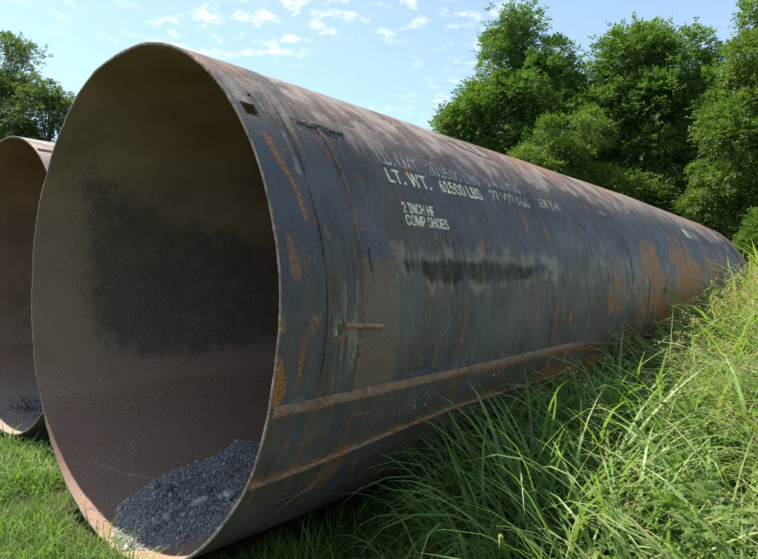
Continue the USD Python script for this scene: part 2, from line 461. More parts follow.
s_lines = with_edges(np.concatenate([np.arange(0, 0.06, 0.01), np.arange(0.06, 4.0, 0.017), np.arange(4.0, 7.0, 0.03), np.arange(7.0, END, 0.06)]), 0, END, [h for x in HOLE for h in x[:2]] + [END])
d_lines = with_edges(np.concatenate([np.arange(-75, 78, 0.6), np.arange(78, 285.1, 3.0)]), -75, 285, [h for x in HOLE for h in x[2:]] + [285])
tank_loc, tank_rot = (-1.5414, 3.3957, 0.0), math.degrees(math.atan2(AX2[1], AX2[0]))
tank = thing('cut_open_tank', 'huge dark steel tank section with stencilled weights and gravel inside its open mouth', 'tank', tank_loc, tank_rot)

S, D, P, q = grid(s_lines, d_lines, 0.0, 11, HOLE)
k = math.radians(1) * R
nz = meshkit.fbm(np.stack([S * 1.3, D * k * 1.3, S * 0], -1), 4, 31)
nzs = meshkit.fbm(np.stack([S * 7, D * k * 0.8, S * 0], -1), 4, 33)
ns9 = meshkit.fbm(np.stack([S * 7.0, D * k * 2.5, S * 0], -1), 4, 35)
nsb = meshkit.fbm(np.stack([S * 2.2, D * k * 2.2, S * 0], -1), 5, 36)
weather = smoothstep(D + 16 * (nz - 0.5) + 10 * (nzs - 0.5), 31.5, 43) * 0.97 * smoothstep(S, 0.2, 0.6)
weather = np.maximum(weather, 0.62 * polymask(S, D, [(0.0, 52), (0.0, 40), (0.25, 38), (0.5, 33), (0.75, 37), (0.9, 43), (0.8, 56)], 0.05))
weather = np.maximum(weather, 0.55 * polymask(S, D, [(1.0, 35.5), (1.6, 34.0), (2.3, 33.0), (2.9, 34), (2.9, 46), (1.0, 44)], 0.10))
weather = np.maximum(weather, 0.30 * smoothstep(S, 4.2, 7.5) * smoothstep(D, 2, 30))
weather = np.where((D > 110), 0.8, weather)
rust = np.zeros_like(S)
rust = np.maximum(rust, 0.85 * polymask(S, D, [(0.07, 33), (0.12, 33.5), (0.15, 28), (0.19, 22), (0.20, 15.5), (0.165, 15), (0.14, 22), (0.08, 29)], 0.03))
rust = np.maximum(rust, 0.72 * polymask(S, D, [(0.03, 14), (0.09, 14), (0.13, 6), (0.10, 3), (0.02, 7)], 0.035))
rust = np.maximum(rust, 0.80 * polymask(S, D, [(0.0, 3), (0.022, 3), (0.03, -3), (0.0, -4)], 0.02))
rust = np.maximum(rust, 0.85 * polymask(S, D, [(0.0, -7), (0.03, -8), (0.07, -13), (0.05, -16), (0.0, -16)], 0.02))
rust = np.maximum(rust, 0.36 * polymask(S, D, [(0.0, 30), (0.26, 30), (0.26, -16), (0.0, -16)], 0.03))
rust = np.maximum(rust, 0.9 * np.clip(gauss(S, D, 3.03, -7.0, 0.05, 1.9) * 1.6, 0, 1))
rust = np.maximum(rust, 0.8 * np.clip(gauss(S, D, 3.55, 22.1, 0.05, 1.9) * 1.5, 0, 1))
ring = np.hypot((S - 2.96) / 0.16, (D + 21.0) / 4.0)
rust = np.maximum(rust, 0.9 * np.exp(-((ring - 1) / 0.28) ** 2))
for s0, d0, d1, w, a in ((5.35, 24, -14, 0.15, .80), (5.55, 14, -18, 0.24, .72), (6.85, 14, -20, 0.33, .78), (6.45, 8, -20, 0.18, .75), (7.6, 16, -10, .12, .6), (4.75, 4, -20, .12, .55), (1.86, 12, 24, .03, .5),
                         (1.9, 16, 25, .045, .66), (2.75, 24, 15, .08, .60), (2.45, 26, 18, .05, .62), (3.9, 10, -12, .06, .58), (8.6, 20, -5, .2, .5), (6.1, 40, 20, .10, .55), (2.2, -4, -16, .05, .5), (3.5, -5, -20, .14, .60), (4.2, 16, -18, .10, .60), (5.0, 2, -20, .20, .66), (5.9, 10, -20, .30, .66), (6.6, 24, -12, .16, .62), (2.95, 20, 2, .05, .58), (1.25, 22, 12, .03, .52), (2.05, 30, 22, .04, .55)):
    lo, hi = min(d0, d1), max(d0, d1)
    rust = np.maximum(rust, a * np.exp(-((S - s0 - 0.004 * (D - d0)) / w) ** 2) * smoothstep(D, lo - 4, lo + 3) * (1 - smoothstep(D, hi - 3, hi + 4)))
rust = np.maximum(rust, 0.74 * smoothstep(S, 1.7, 2.8) * smoothstep(-D, 18.5, 24) * (1 - smoothstep(-D, 40, 60)))
rust = np.maximum(rust, 0.55 * polymask(S, D, [(0.3, -33), (0.62, -32), (0.60, -42), (0.32, -42)], 0.06))
rust = np.maximum(rust, 0.60 * (smoothstep(D, 38, 50) * smoothstep(nz, 0.50, 0.62)))
brown_end = smoothstep(S, 11.22, 11.30)
rust = np.maximum(rust, 0.55 * brown_end)
rust = np.maximum(rust, 0.86 * smoothstep(S, 3.8, 5.4) * (1 - smoothstep(S, 8.5, 10)) * (1 - smoothstep(D, 16, 30)) * smoothstep(nsb, 0.38, 0.54))
rust = np.maximum(rust, 0.60 * smoothstep(S, 1.2, 4.0) * smoothstep(nsb, 0.46, 0.60) * (1 - smoothstep(D, 28, 36)))
bar_d = np.interp(S, [0, 3.1, 3.96, 5.3], [-16.8, -16.2, -18.6, -22.0])
rust = np.maximum(rust, 0.84 * np.exp(-((D - bar_d + 0.7) / 1.8) ** 2) * (0.6 + 0.6 * smoothstep(S, 0.5, 2.5)) * (S < 5.5))
bar_e = np.interp(S, [0, .3, .63, 1.03, 1.51, 1.88, 2.45, 3.3], [-32.3, -31.8, -30.6, -29, -27.5, -27.2, -26.9, -26.5])
rust = np.maximum(rust, 0.72 * np.exp(-((D - bar_e - 0.6) / 1.9) ** 2) * (S < 3.6))
rust = np.maximum(rust, 0.60 * np.exp(-((S - 0.512) / 0.028) ** 2) * (D > -16) * (D < 38) * smoothstep(nsb, 0.35, 0.5))
rust = np.where(D > 110, 0.45, rust)
soot = polymask(S, D + 4 * (ns9 - 0.5), [(0.80, 9.4), (1.3, 10.4), (1.9, 10.0), (2.5, 9.6), (2.80, 7.6), (2.5, 5.0), (1.9, 4.0), (1.3, 3.8), (0.86, 5.4)], 0.07)
soot = soot * (0.86 + 0.22 * smoothstep(ns9, 0.34, 0.55))
soot = np.maximum(soot, 0.6 * np.clip(gauss(S, D, 0.78, 7.5, 0.08, 2.0) * 1.3, 0, 1))
soot = np.maximum(soot, 0.75 * np.clip(gauss(S, D, 1.50, 38.5, 0.28, 2.2) + gauss(S, D, 1.15, 41.5, 0.12, 2.0) + gauss(S, D, 2.55, 44, 0.5, 3), 0, 1) * 0.8)
dust = 0.82 * polymask(S, D + 6 * (ns9 - 0.5), [(0.70, 12.5), (1.3, 14.5), (2.0, 14.5), (2.8, 12.5), (3.0, 7), (2.75, 3.0), (1.9, 1.0), (1.2, 1.5), (0.72, 3.5)], 0.14) * (0.80 + 0.30 * smoothstep(nzs, 0.34, 0.62))
dust = np.maximum(dust, 0.36 * smoothstep(S, 0.75, 0.9) * (1 - smoothstep(D, 14, 26)) * (0.5 + 1.2 * np.clip(nz - 0.2, 0, 1)))
dust = np.maximum(dust, 0.64 * polymask(S, D, [(2.8, 24), (5.0, 22), (8.0, 22), (9.5, 15), (9.5, -15), (5.0, -12), (3.2, -4)], 0.5))
dust = np.maximum(dust, 0.62 * polymask(S, D, [(1.05, 35.4), (1.5, 34.6), (2.0, 33.9), (2.0, 36), (1.5, 37.5), (1.08, 37.6)], 0.03))
dust = np.maximum(dust, 0.55 * polymask(S, D, [(0.0, 45), (0.12, 42), (0.26, 36), (0.24, 24), (0.29, 24), (0.34, 36), (0.75, 35), (0.75, 42), (0.2, 50), (0.0, 54)], 0.03))
dust = np.maximum(dust, 0.42 * polymask(S, D, [(0.0, 37), (0.06, 36), (0.07, 22), (0.0, 20)], 0.02))
dust = np.maximum(dust, 0.52 * polymask(S, D, [(0.27, 6), (0.52, 6), (0.52, -15), (0.27, -15)], 0.05))
plate_band = polymask(S, D, [(0.515, 10), (0.80, 9), (0.79, -16), (0.50, -16)], 0.015)
brown = 1.0 * plate_band
brown = np.maximum(brown, 0.92 * polymask(S, D, [(0.0, -18), (2.4, -17.5), (3.4, -17), (3.4, -75), (0.0, -75)], 0.04) * (0.7 + 0.8 * (nz - 0.4)))
brown = np.maximum(brown, (0.62 + 0.5 * (nz - 0.5)) * (1 - smoothstep(D, 3, 15)) * (D > -60))
brown = np.maximum(brown, 0.50 * polymask(S, D, [(0.8, 3), (3.5, 2), (3.5, -16), (0.8, -16)], 0.1))
brown = np.maximum(brown, brown_end)
splat = np.clip(gauss(S, D, 0.34, -3.2, 0.05, 2.4) + gauss(S, D, 0.20, -0.5, 0.06, 2.2) + gauss(S, D, 0.74, 0.5, 0.06, 3.0) + gauss(S, D, 1.1, -23, 0.25, 4) + gauss(S, D, 2.0, -20, 0.2, 2) + gauss(S, D, 0.9, -40, 0.25, 4) + gauss(S, D, 0.24, 26, 0.06, 4), 0, 1) * 0.8
dust = np.maximum(dust, 0.95 * polymask(S, D, [(0.205, 35), (0.25, 35), (0.243, 24), (0.20, 25)], 0.02))
paint_yellow = polymask(S, D, [(8.05, 37), (8.55, 37), (8.55, 30), (8.05, 30)], 0.03)
dust = np.maximum(dust, 0.9 * paint_yellow)
wear = np.stack([weather, rust, soot], -1).reshape(-1, 3)
stain = np.stack([dust, brown, splat], -1).reshape(-1, 3)
bands = np.stack([plate_band * smoothstep(-D, -12, 2), (S > 0.262) * (S < 0.512) * smoothstep(-D, -14, 2) * (D > -16), (S < 0.262) * (D > -16) * (D < 36) * 1.0], -1).reshape(-1, 3)
obj('shell', (P.reshape(-1, 3), q), M['shell'], tank, True, {'surf': surf_of(S, D).reshape(-1, 3), 'wear': wear, 'stain': stain, 'bands': bands})

# inside face
si_lines = with_edges(np.concatenate([np.arange(0, 3.2, 0.022), np.arange(3.2, END, 0.12)]), 0, END, [h for x in HOLE for h in x[:2]] + [END])
di_lines = with_edges(np.concatenate([np.arange(-75, 78, 3.0), np.arange(78, 285.1, 0.9)]), -75, 285, [h for x in HOLE for h in x[2:]] + [285])
S, D, P, q = grid(si_lines, di_lines, -THICK, 11, HOLE, flip=True)
nz = meshkit.fbm(np.stack([S * 1.8, D * k * 1.8, S * 0], -1), 4, 41) - 0.5
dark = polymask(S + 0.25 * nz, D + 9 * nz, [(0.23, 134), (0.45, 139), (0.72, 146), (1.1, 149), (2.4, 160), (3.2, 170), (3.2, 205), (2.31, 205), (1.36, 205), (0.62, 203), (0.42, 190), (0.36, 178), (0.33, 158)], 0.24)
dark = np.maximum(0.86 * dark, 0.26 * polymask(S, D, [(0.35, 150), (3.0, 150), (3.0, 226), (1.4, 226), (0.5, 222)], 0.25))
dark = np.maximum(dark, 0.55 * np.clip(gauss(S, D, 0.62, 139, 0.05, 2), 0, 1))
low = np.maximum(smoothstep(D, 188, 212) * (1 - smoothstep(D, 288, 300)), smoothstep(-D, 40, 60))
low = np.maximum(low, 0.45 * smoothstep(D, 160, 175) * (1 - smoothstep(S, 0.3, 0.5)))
chalk_or_sunlit = np.zeros_like(S)
for pts in ([(0.20, 231.5), (0.40, 240), (0.66, 247.5)], [(0.56, 228.5), (0.42, 240), (0.30, 249.5)]):
    ln = LineString([(a, b * k) for a, b in pts])
    d_ = shapely.distance(shapely.points(S.ravel(), (D * k).ravel()), ln).reshape(S.shape)
    chalk_or_sunlit = np.maximum(chalk_or_sunlit, 0.72 * (1 - smoothstep(d_, 0.003, 0.022)))
obj('inner_wall', (P.reshape(-1, 3), q), M['inside'], tank, True, {'surf': surf_of(S, D).reshape(-1, 3), 'wear': np.stack([dark, low, chalk_or_sunlit], -1).reshape(-1, 3)})


def rim_ring(s_at, seed, sign):
    dd = np.linspace(-75, 285, 721)
    base = s_at + rim_s(dd, seed) if sign < 0 else s_at + rim_s(dd, seed, 0.03)
    rag = 0.008 * (meshkit.fbm(np.stack([np.cos(np.radians(dd)) * 17, np.sin(np.radians(dd)) * 17, dd * 0], -1), 5, seed) - 0.5)
    rings = [on_tank(base, dd, 0.0005), on_tank(base + sign * (0.003 + rag), dd, -0.002 + rag), on_tank(base + sign * (0.003 + rag), dd, -THICK + 0.002), on_tank(base, dd, -THICK - 0.0005)]
    v = np.vstack(rings); n = len(dd)
    i, j = np.meshgrid(np.arange(3), np.arange(n - 1), indexing='ij')
    q = np.stack([i * n + j, i * n + j + 1, (i + 1) * n + j + 1, (i + 1) * n + j], -1).reshape(-1, 4)
    return v, q if sign < 0 else q[:, ::-1]


obj('cut_rim', rim_ring(0.0, 11, -1), M['rim'], tank, 40)
obj('cut_rim', rim_ring(END, 14, 1), M['weld'], tank, 40)
# walls of the cut-outs
parts = []
for h in HOLE:
    loop = [(h[0], h[2]), (h[1], h[2]), (h[1], h[3]), (h[0], h[3]), (h[0], h[2])]
    a = np.array([on_tank(x + 0 * y + rim_s(np.array([y]), 11)[0] * math.exp(-x / 0.05), y, 0.001) for x, y in loop])
    b = np.array([on_tank(x + rim_s(np.array([y]), 11)[0] * math.exp(-x / 0.05), y, -THICK - 0.001) for x, y in loop])
    v = np.vstack([a, b])
    parts.append((v, np.vstack([np.array([[i, i + 1, i + 6], [i, i + 6, i + 5]]) for i in range(4)])))
    parts[-1] = (v, np.vstack([parts[-1][1], parts[-1][1][:, ::-1]]))
obj('hole_edge', join(parts), M['rim'], tank)


def ribbon(path, profile, seed=0, rough=0.0, rim=True, n=None, taper=False):
    """A strip lying on the tank: path is [(s, deg)], profile is [(offset across in m, height in m)] with a ragged edge."""
    path = np.array(path, float)
    seg = np.hypot(np.diff(path[:, 0]), np.diff(path[:, 1]) * k)
    t = np.concatenate([[0], np.cumsum(seg)])
    n = n or max(4, int(t[-1] / 0.018))
    u = np.linspace(0, t[-1], n)
    s, d = np.interp(u, t, path[:, 0]), np.interp(u, t, path[:, 1]) * k
    tx, ty = np.gradient(s), np.gradient(d)
    L = np.hypot(tx, ty); nx, ny = -ty / L, tx / L
    rings = []
    tp = np.clip(np.sin(np.linspace(0, np.pi, n)) * 2.2 * (0.4 + 1.1 * meshkit.noise(np.stack([u * 11, u * 0, u * 0 + seed], -1), seed)), 0.08, 1) if taper else 1.0
    for m, (off, h) in enumerate(profile):
        off, h = off * tp, (h * tp if h > 0 else h)
        jit = rough * (meshkit.fbm(np.stack([u * 24, u * 0 + m * 7.3, u * 0], -1), 3, seed) - 0.5)
        jh = rough * 0.8 * (meshkit.fbm(np.stack([u * 30, u * 0 + m * 5.1, u * 0 + 4], -1), 3, seed + 1) - 0.5) if np.max(h) > 0.001 else 0
        rings.append(on_tank(s + nx * (off + jit), (d + ny * (off + jit)) / k, np.maximum(h + jh, -0.004), rim))
    V = np.stack(rings, 1)
    kk = len(profile)
    i, j = np.meshgrid(np.arange(n - 1), np.arange(kk - 1), indexing='ij')
    q = np.stack([i * kk + j, (i + 1) * kk + j, (i + 1) * kk + j + 1, i * kk + j + 1], -1).reshape(-1, 4)
    v = V.reshape(-1, 3)
    f = np.vstack([q[:, [0, 1, 2]], q[:, [0, 2, 3]]])
    e0 = [np.array([[0, j + 1, j] for j in range(1, kk - 1)]), np.array([[(n - 1) * kk, (n - 1) * kk + j, (n - 1) * kk + j + 1] for j in range(1, kk - 1)])]
    return v, np.vstack([f] + [e for e in e0 if len(e)])[:, ::-1]


def bead(w, h):
    return [(-w, -0.003), (-w * .7, h * .6), (0, h), (w * .7, h * .6), (w, -0.003)]


def plate(w, h):
    return [(-w, -0.003), (-w, h), (w, h), (w, -0.003)]


# circumferential seams and beads near the mouth
EDGE = [(-0.0035, -0.003), (-0.003, 0.004), (0.002, 0.005), (0.007, -0.003)]
for pth in ([(0.268, 46), (0.262, 36), (0.254, 23.5)], [(0.250, 22.5), (0.258, 14), (0.262, 7)], [(0.262, 8), (0.270, 1), (0.266, -8), (0.258, -14.6)]):
    obj('plate_edge', ribbon(pth, EDGE, int(pth[0][1]) + 3, 0.005, taper=True), M['crack'], tank)
obj('weld_bead', ribbon([(0.50, 38), (0.515, 33), (0.52, 25), (0.515, 14), (0.52, 1), (0.505, -9), (0.50, -15.9)], bead(0.011, 0.009), 5, 0.012), M['weld'], tank, 50)
obj('torn_weld', ribbon([(0.335, 39.7), (0.42, 39.2), (0.5, 39.6), (0.6, 39.0), (0.71, 38.9)], bead(0.010, 0.006), 8, 0.022, taper=True), M['torn'], tank, 40)
obj('torn_weld', ribbon([(0.36, 38.6), (0.45, 38.5), (0.55, 38.1), (0.68, 38.2)], bead(0.008, 0.006), 9, 0.018), M['crack'], tank, 40)
obj('lug', ribbon([(0.375, -3.0), (0.65, -3.75)], [(-0.014, -0.003), (-0.011, 0.012), (-0.004, 0.018), (0.006, 0.018), (0.011, 0.010), (0.015, -0.003)], 12, 0.009), M['flange'], tank, 40)
obj('gouge', ribbon([(0.58, 11.6), (0.575, 8.5), (0.59, 6.2)], bead(0.005, 0.004), 13, 0.006, taper=True), M['crack'], tank)
# stiffener bars along the lower side
bar_path = [(0.012, -16.9), (0.9, -16.7), (1.6, -16.6), (2.4, -16.4), (3.1, -16.2), (3.4, -16.4)]
obj('stiffener_bar', ribbon(bar_path, [(-0.036, -0.003), (-0.032, 0.005), (-0.014, 0.006), (-0.011, 0.017), (0.011, 0.018), (0.014, 0.004), (0.024, -0.003)], 15, 0.005), M['flange'], tank, 35)
obj('stiffener_bar', ribbon([(3.40, -16.5), (3.6, -17.1), (3.96, -18.6), (4.5, -20.5), (5.3, -22)], [(-0.03, -0.003), (-0.024, 0.006), (0.0, 0.018), (0.012, 0.018), (0.02, -0.003)], 16, 0.012), M['weld'], tank, 35)
obj('stiffener_bar', ribbon([(0.012, -32.3), (0.3, -31.8), (0.63, -30.6), (1.03, -29.0), (1.51, -27.5), (1.88, -27.2), (2.45, -26.9), (3.3, -26.5)], [(-0.026, -0.003), (-0.018, 0.006), (-0.006, 0.011), (0.007, 0.017), (0.014, -0.003)], 17, 0.011), M['flange'], tank, 35)
obj('edge_strip', ribbon([(0.045, -15.4), (0.26, -15.3)], plate(0.012, 0.005), 18, 0.010, taper=True), M['grey_strip'], tank)
obj('edge_strip', ribbon([(0.80, -15.0), (1.5, -15.05), (2.15, -15.0)], plate(0.013, 0.005), 19, 0.010, taper=True), M['grey_strip'], tank)
obj('weld_bead', ribbon([(0.54, -32.2), (0.50, -38), (0.38, -42.5), (0.30, -48)], bead(0.009, 0.005), 20, 0.010, taper=True), M['weld'], tank, 40)
obj('weld_bead', ribbon([(0.22, -40.8), (0.55, -40.2)], bead(0.008, 0.005), 22, 0.010, taper=True), M['weld'], tank, 40)
obj('weld_bead', ribbon([(0.45, -22.0), (0.80, -21.6)], bead(0.005, 0.003), 23, 0.006, taper=True), M['weld'], tank, 40)
# old girth seams and dents further along
for pth, w in (([(2.10, 56), (2.25, 51), (2.45, 48.7), (2.62, 48)], 0.010), ([(4.17, 44), (4.12, 38), (4.05, 31)], 0.010), ([(4.65, 20), (4.66, 14), (4.60, 8), (4.57, 2)], 0.016),
               ([(5.2, 6), (5.15, -2), (5.1, -9)], 0.016), ([(3.6, 24), (3.56, 20.6)], 0.009), ([(7.1, 30), (7.0, 20), (6.95, 12)], 0.010), ([(8.9, 44), (8.85, 34), (8.8, 24), (8.8, 12)], 0.012), ([(10.2, 42), (10.15, 34), (10.1, 22)], 0.012), ([(2.62, -22.5), (2.76, -19.6)], 0.012)):
    obj('dent_line', ribbon(pth, bead(w * 0.6, 0.004), int(w * 9e3), w * 0.6, taper=True), M['crack'], tank, 40)
obj('weld_bead', ribbon([(11.26, 75), (11.26, 50), (11.26, 30), (11.26, 0)], bead(0.025, 0.015), 26, 0.03), M['crack'], tank, 40)
obj('scratch', ribbon([(0.86, 0.5), (0.905, -4), (0.96, -8.2), (1.05, -8.8), (1.17, -8.4), (1.26, -5.0), (1.33, 0.2)], bead(0.0032, 0.002), 27, 0.003), M['scratch'], tank)
obj('paint_mark', ribbon([(3.07, 46.5), (3.06, 37.2)], plate(0.030, 0.002), 28, 0.012), M['stencil_faded'], tank)
obj('paint_mark', ribbon([(7.80, 37.2), (7.80, 31.2)], plate(0.040, 0.002), 29, 0.012), M['stencil_cream'], tank)
obj('paint_mark', ribbon([(7.96, 37.0), (7.95, 30.8)], plate(0.034, 0.002), 30, 0.012), M['stencil_cream'], tank)
obj('paint_mark', ribbon([(9.25, 36.5), (9.5, 34.0)], plate(0.07, 0.002), 31, 0.02), M['stencil_faded'], tank)
obj('paint_mark', ribbon([(10.5, 32.5), (10.8, 30.5)], plate(0.07, 0.002), 32, 0.02), M['stencil_faded'], tank)
obj('scuff', ribbon([(4.30, 33.5), (4.52, 31.8)], plate(0.035, 0.002), 33, 0.02), M['torn'], tank)


def lettering(text, s0, s1, deg0, height, mat):
    """Stencilled letters squeezed to run from s0 to s1 with their feet at deg0; every word is a part."""
    words, x = [[]], 0.0
    for ch in text:
        if ch == ' ':
            x += 0.42
            words.append([])
            continue
        m = meshkit.text_mesh(ch, 1.0, 0.002, bold=True)
        v, f = np.array(m.vertices), np.array(m.faces)
        lo, hi = v[:, 0].min(), v[:, 0].max()
        if ch in '0689OBDRPSCG3':
            mid = (lo + hi) / 2
            cut = trimesh.creation.box(bounds=[[mid - 0.05, -0.5, -1], [mid + 0.05, 1.5, 1]])
            mm = trimesh.boolean.difference([trimesh.Trimesh(v, f), cut], engine='manifold')
            if len(mm.faces):
                v, f = np.array(mm.vertices), np.array(mm.faces)
        v[:, 0] += x - lo
        words[-1].append((v, f)); x += hi - lo + 0.13
    for w in words:
        v, f = join(w)
        s = s0 + v[:, 0] / (x - 0.13) * (s1 - s0)
        d = deg0 + v[:, 1] * height / k
        lift = np.where(v[:, 2] > 0.001, 0.0012, 0.0004)
        p = obj('lettering', (on_tank(s, d, lift), f[:, ::-1]), M[mat], tank, False, {'surf': surf_of(s, d)})


for text, s0, s1, d0, h, mat in (('LD. LMT.', 0.90, 1.30, 32.1, 0.088, 'stencil_faded'), ('201500 LBS', 1.37, 1.99, 32.0, 0.088, 'stencil_faded'), ('91 400 KGS', 2.06, 2.62, 33.0, 0.088, 'stencil_faded'),
                                 ('LT. WT.', 0.905, 1.31, 27.15, 0.094, 'stencil_cream'), ('61500 LBS', 1.42, 1.92, 27.3, 0.092, 'stencil_cream'), ('27 900 KGS', 2.07, 2.66, 28.0, 0.090, 'stencil_rusty'),
                                 ('NEW 10-89', 2.84, 3.30, 29.2, 0.088, 'stencil_rusty'), ('2 INCH HF', 0.935, 1.235, 19.9, 0.062, 'stencil_cream'), ('COMP SHOES', 0.935, 1.345, 17.0, 0.062, 'stencil_cream')):
    lettering(text, s0, s1, d0, h, mat)

# the second section lies beside the first, on its far side
t2_loc, t2_rot = (-3.795, 5.80, 0.075), tank_rot + 1.13
tank2 = thing('cut_open_tank', 'rust brown open tank section lying behind the stencilled one at the left edge', 'tank', t2_loc, t2_rot)
sv2 = np.concatenate([np.arange(0, 3, 0.06), np.arange(3, 9.01, 0.25)])
dv2 = np.arange(-75, 285.1, 2.5)


def plain(S, D, dr):
    th = np.radians(D)
    r = R + dr
    return np.stack([S, -r * np.cos(th), AXZ + r * np.sin(th)], -1)


for dr, nm, mat, flip in ((0.0, 'shell', 'shell2', False), (-THICK, 'inner_wall', 'inside2', True)):
    if nm == 'shell':
        M['shell2'] = outer_steel('weathered_pink_steel', 1.0, 0.2)
    else:
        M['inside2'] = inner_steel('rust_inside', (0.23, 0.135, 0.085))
    S, D = np.meshgrid(sv2, dv2, indexing='ij')
    S = S + rim_s(D, 51) * np.exp(-S / 0.05)
    n = len(dv2)
    I, J = np.meshgrid(np.arange(len(sv2) - 1), np.arange(n - 1), indexing='ij')
    q = np.stack([I * n + J, (I + 1) * n + J, (I + 1) * n + J + 1, I * n + J + 1], -1).reshape(-1, 4)
    one = np.ones_like(S)
    if nm == 'shell':
        w = np.stack([one * 0.95, 0.3 * one, 0 * one], -1); st = np.stack([0.45 * one, 0 * one, 0 * one], -1)
        obj(nm, (plain(S, D, dr).reshape(-1, 3), q[:, ::-1]), M[mat], tank2, True, {'surf': surf_of(S + 20, D).reshape(-1, 3), 'wear': w.reshape(-1, 3), 'stain': st.reshape(-1, 3), 'bands': np.zeros((S.size, 3))})
    else:
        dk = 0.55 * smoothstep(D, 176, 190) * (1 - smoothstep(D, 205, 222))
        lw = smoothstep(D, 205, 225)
        sunlit_floor = 0.55 * smoothstep(D, 214, 238)  # pale tone painted low on the wall, standing in for sunlight on the floor
        obj(nm, (plain(S, D, dr).reshape(-1, 3), q), M[mat], tank2, True, {'surf': surf_of(S + 20, D).reshape(-1, 3), 'wear': np.stack([dk, lw, sunlit_floor], -1).reshape(-1, 3)})
dd = np.linspace(-75, 285, 361)
rb = rim_s(dd, 51)
v = np.vstack([plain(rb, dd, 0.0005), plain(rb - 0.003, dd, -0.002), plain(rb - 0.003, dd, -0.013), plain(rb, dd, -THICK - 0.0005)])
i, j = np.meshgrid(np.arange(3), np.arange(360), indexing='ij')
obj('cut_rim', (v, np.stack([i * 361 + j, i * 361 + j + 1, (i + 1) * 361 + j + 1, (i + 1) * 361 + j], -1).reshape(-1, 4)), M['rim'], tank2, 40)
ss = np.linspace(0.02, 3.0, 60)
v = np.concatenate([plain(ss, 57.8 + d_ + 0 * ss, h_) for d_, h_ in ((-0.7, -0.003), (-0.4, 0.012), (0.4, 0.014), (0.7, -0.003))])
i, j = np.meshgrid(np.arange(3), np.arange(59), indexing='ij')
obj('weld_bead', (v, np.stack([i * 60 + j, i * 60 + j + 1, (i + 1) * 60 + j + 1, (i + 1) * 60 + j], -1).reshape(-1, 4)), M['weld'], tank2)

# ---------------------------------------------------------------- gravel and stones inside the mouths
AX3 = np.array([AX2[0], AX2[1], 0]); BX3 = np.array([-AX2[1], AX2[0], 0])


def to_world(p, loc=tank_loc):
    p = np.asarray(p)
    return np.array(loc) + p[..., :1] * AX3 + p[..., 1:2] * BX3 + p[..., 2:] * np.array([0, 0, 1.0])


rng = np.random.default_rng(12)
pile = Polygon([(a, b * k) for a, b in [(0.02, -90), (0.05, -98), (0.22, -110), (0.46, -114), (0.73, -117), (0.95, -117.4), (1.22, -119.5), (1.38, -123), (1.62, -117), (1.62, -80), (0.9, -74), (0.6, -75), (0.40, -82), (0.2, -82)]])
b0, b1, b2, b3 = pile.bounds
stones = []
cnt = 0
while cnt < 12000:
    s_, a_ = rng.uniform(b0, b2), rng.uniform(b1, b3)
    pt = shapely.Point(s_, a_)
    if not pile.contains(pt):
        if rng.random() > 0.03 or pile.distance(pt) > 0.12:
            continue
    edge = pile.exterior.distance(pt) if pile.contains(pt) else 0.0
    hh = min(edge * 0.45, 0.068) * (0.6 + 0.8 * meshkit.noise(np.array([s_ * 7, a_ * 7, 0.0]), 5))
    size = 0.0032 + 0.0052 * rng.random() ** 2 + (rng.uniform(.004, .014) if rng.random() < 0.03 else 0)
    v, f = stone(rng, size)
    c = on_tank(s_, a_ / k, -THICK - 0.004 - hh * (0.45 + 0.55 * rng.random() ** 0.6))
    stones.append((to_world(v + c), f)); cnt += 1
gs, ga = np.meshgrid(np.linspace(b0 - .02, b2 + .02, 90), np.linspace(b1 - .02, b3 + .02, 80), indexing='ij')
gp = shapely.points(gs.ravel(), ga.ravel())
gd = np.where(shapely.contains(pile, gp), shapely.distance(pile.exterior, gp), -0.02).reshape(gs.shape)
gh = np.minimum(gd * 0.40, 0.058) * (0.75 + 0.5 * meshkit.fbm(np.stack([gs * 9, ga * 9, gs * 0], -1), 3, 5)) + 0.004 * (meshkit.noise(np.stack([gs * 70, ga * 70, gs * 0], -1), 6) - 0.4)
bed = on_tank(np.maximum(gs, 0.005), ga / k, -THICK - 0.48 * gh)
gi, gj = np.meshgrid(np.arange(89), np.arange(79), indexing='ij')
gq = np.stack([gi * 80 + gj, gi * 80 + gj + 1, (gi + 1) * 80 + gj + 1, (gi + 1) * 80 + gj], -1).reshape(-1, 4)
stones.append((to_world(bed).reshape(-1, 3), np.vstack([gq[:, [0, 1, 2]], gq[:, [0, 2, 3]]])))
tag(obj('gravel_pile', join(stones), M['gravel'], pv={'tint': np.vstack([shades(rng, [len(a[0]) for a in stones[:-1]]), np.zeros((len(stones[-1][0]), 3))])}).GetPrim(), 'grey gravel spilled along the bottom inside the mouth of the stencilled tank', 'gravel', kind='stuff')


def slab(name, s_, deg, size, hgt, yaw, tilt, mat, label, seed, sides=6):
    r = np.random.default_rng(seed)
    ang = np.sort(r.uniform(0, 2 * np.pi, sides))
    ang = np.linspace(0, 2 * np.pi, sides, endpoint=False) + r.uniform(-.3, .3, sides)
    pts = np.stack([np.cos(ang) * size[0], np.sin(ang) * size[1]], 1) * r.uniform(.8, 1.1, (sides, 1)) / 2
    m = trimesh.creation.extrude_polygon(Polygon(pts).convex_hull, hgt)
    top = m.vertices[:, 2] > hgt / 2
    m.vertices[top, :2] *= 0.86
    m.vertices[top, 2] += r.uniform(-.2, .2, top.sum()) * hgt
    m = m.subdivide()
    m.vertices += r.uniform(-.03, .03, m.vertices.shape) * hgt
    m.apply_transform(trimesh.transformations.euler_matrix(*np.radians([tilt[0], tilt[1], yaw])))
    c = to_world(on_tank(s_, deg, -THICK - 0.075))
    p = obj(name, (m.vertices + c, m.faces), M[mat])
    tag(p.GetPrim(), label, 'stone')


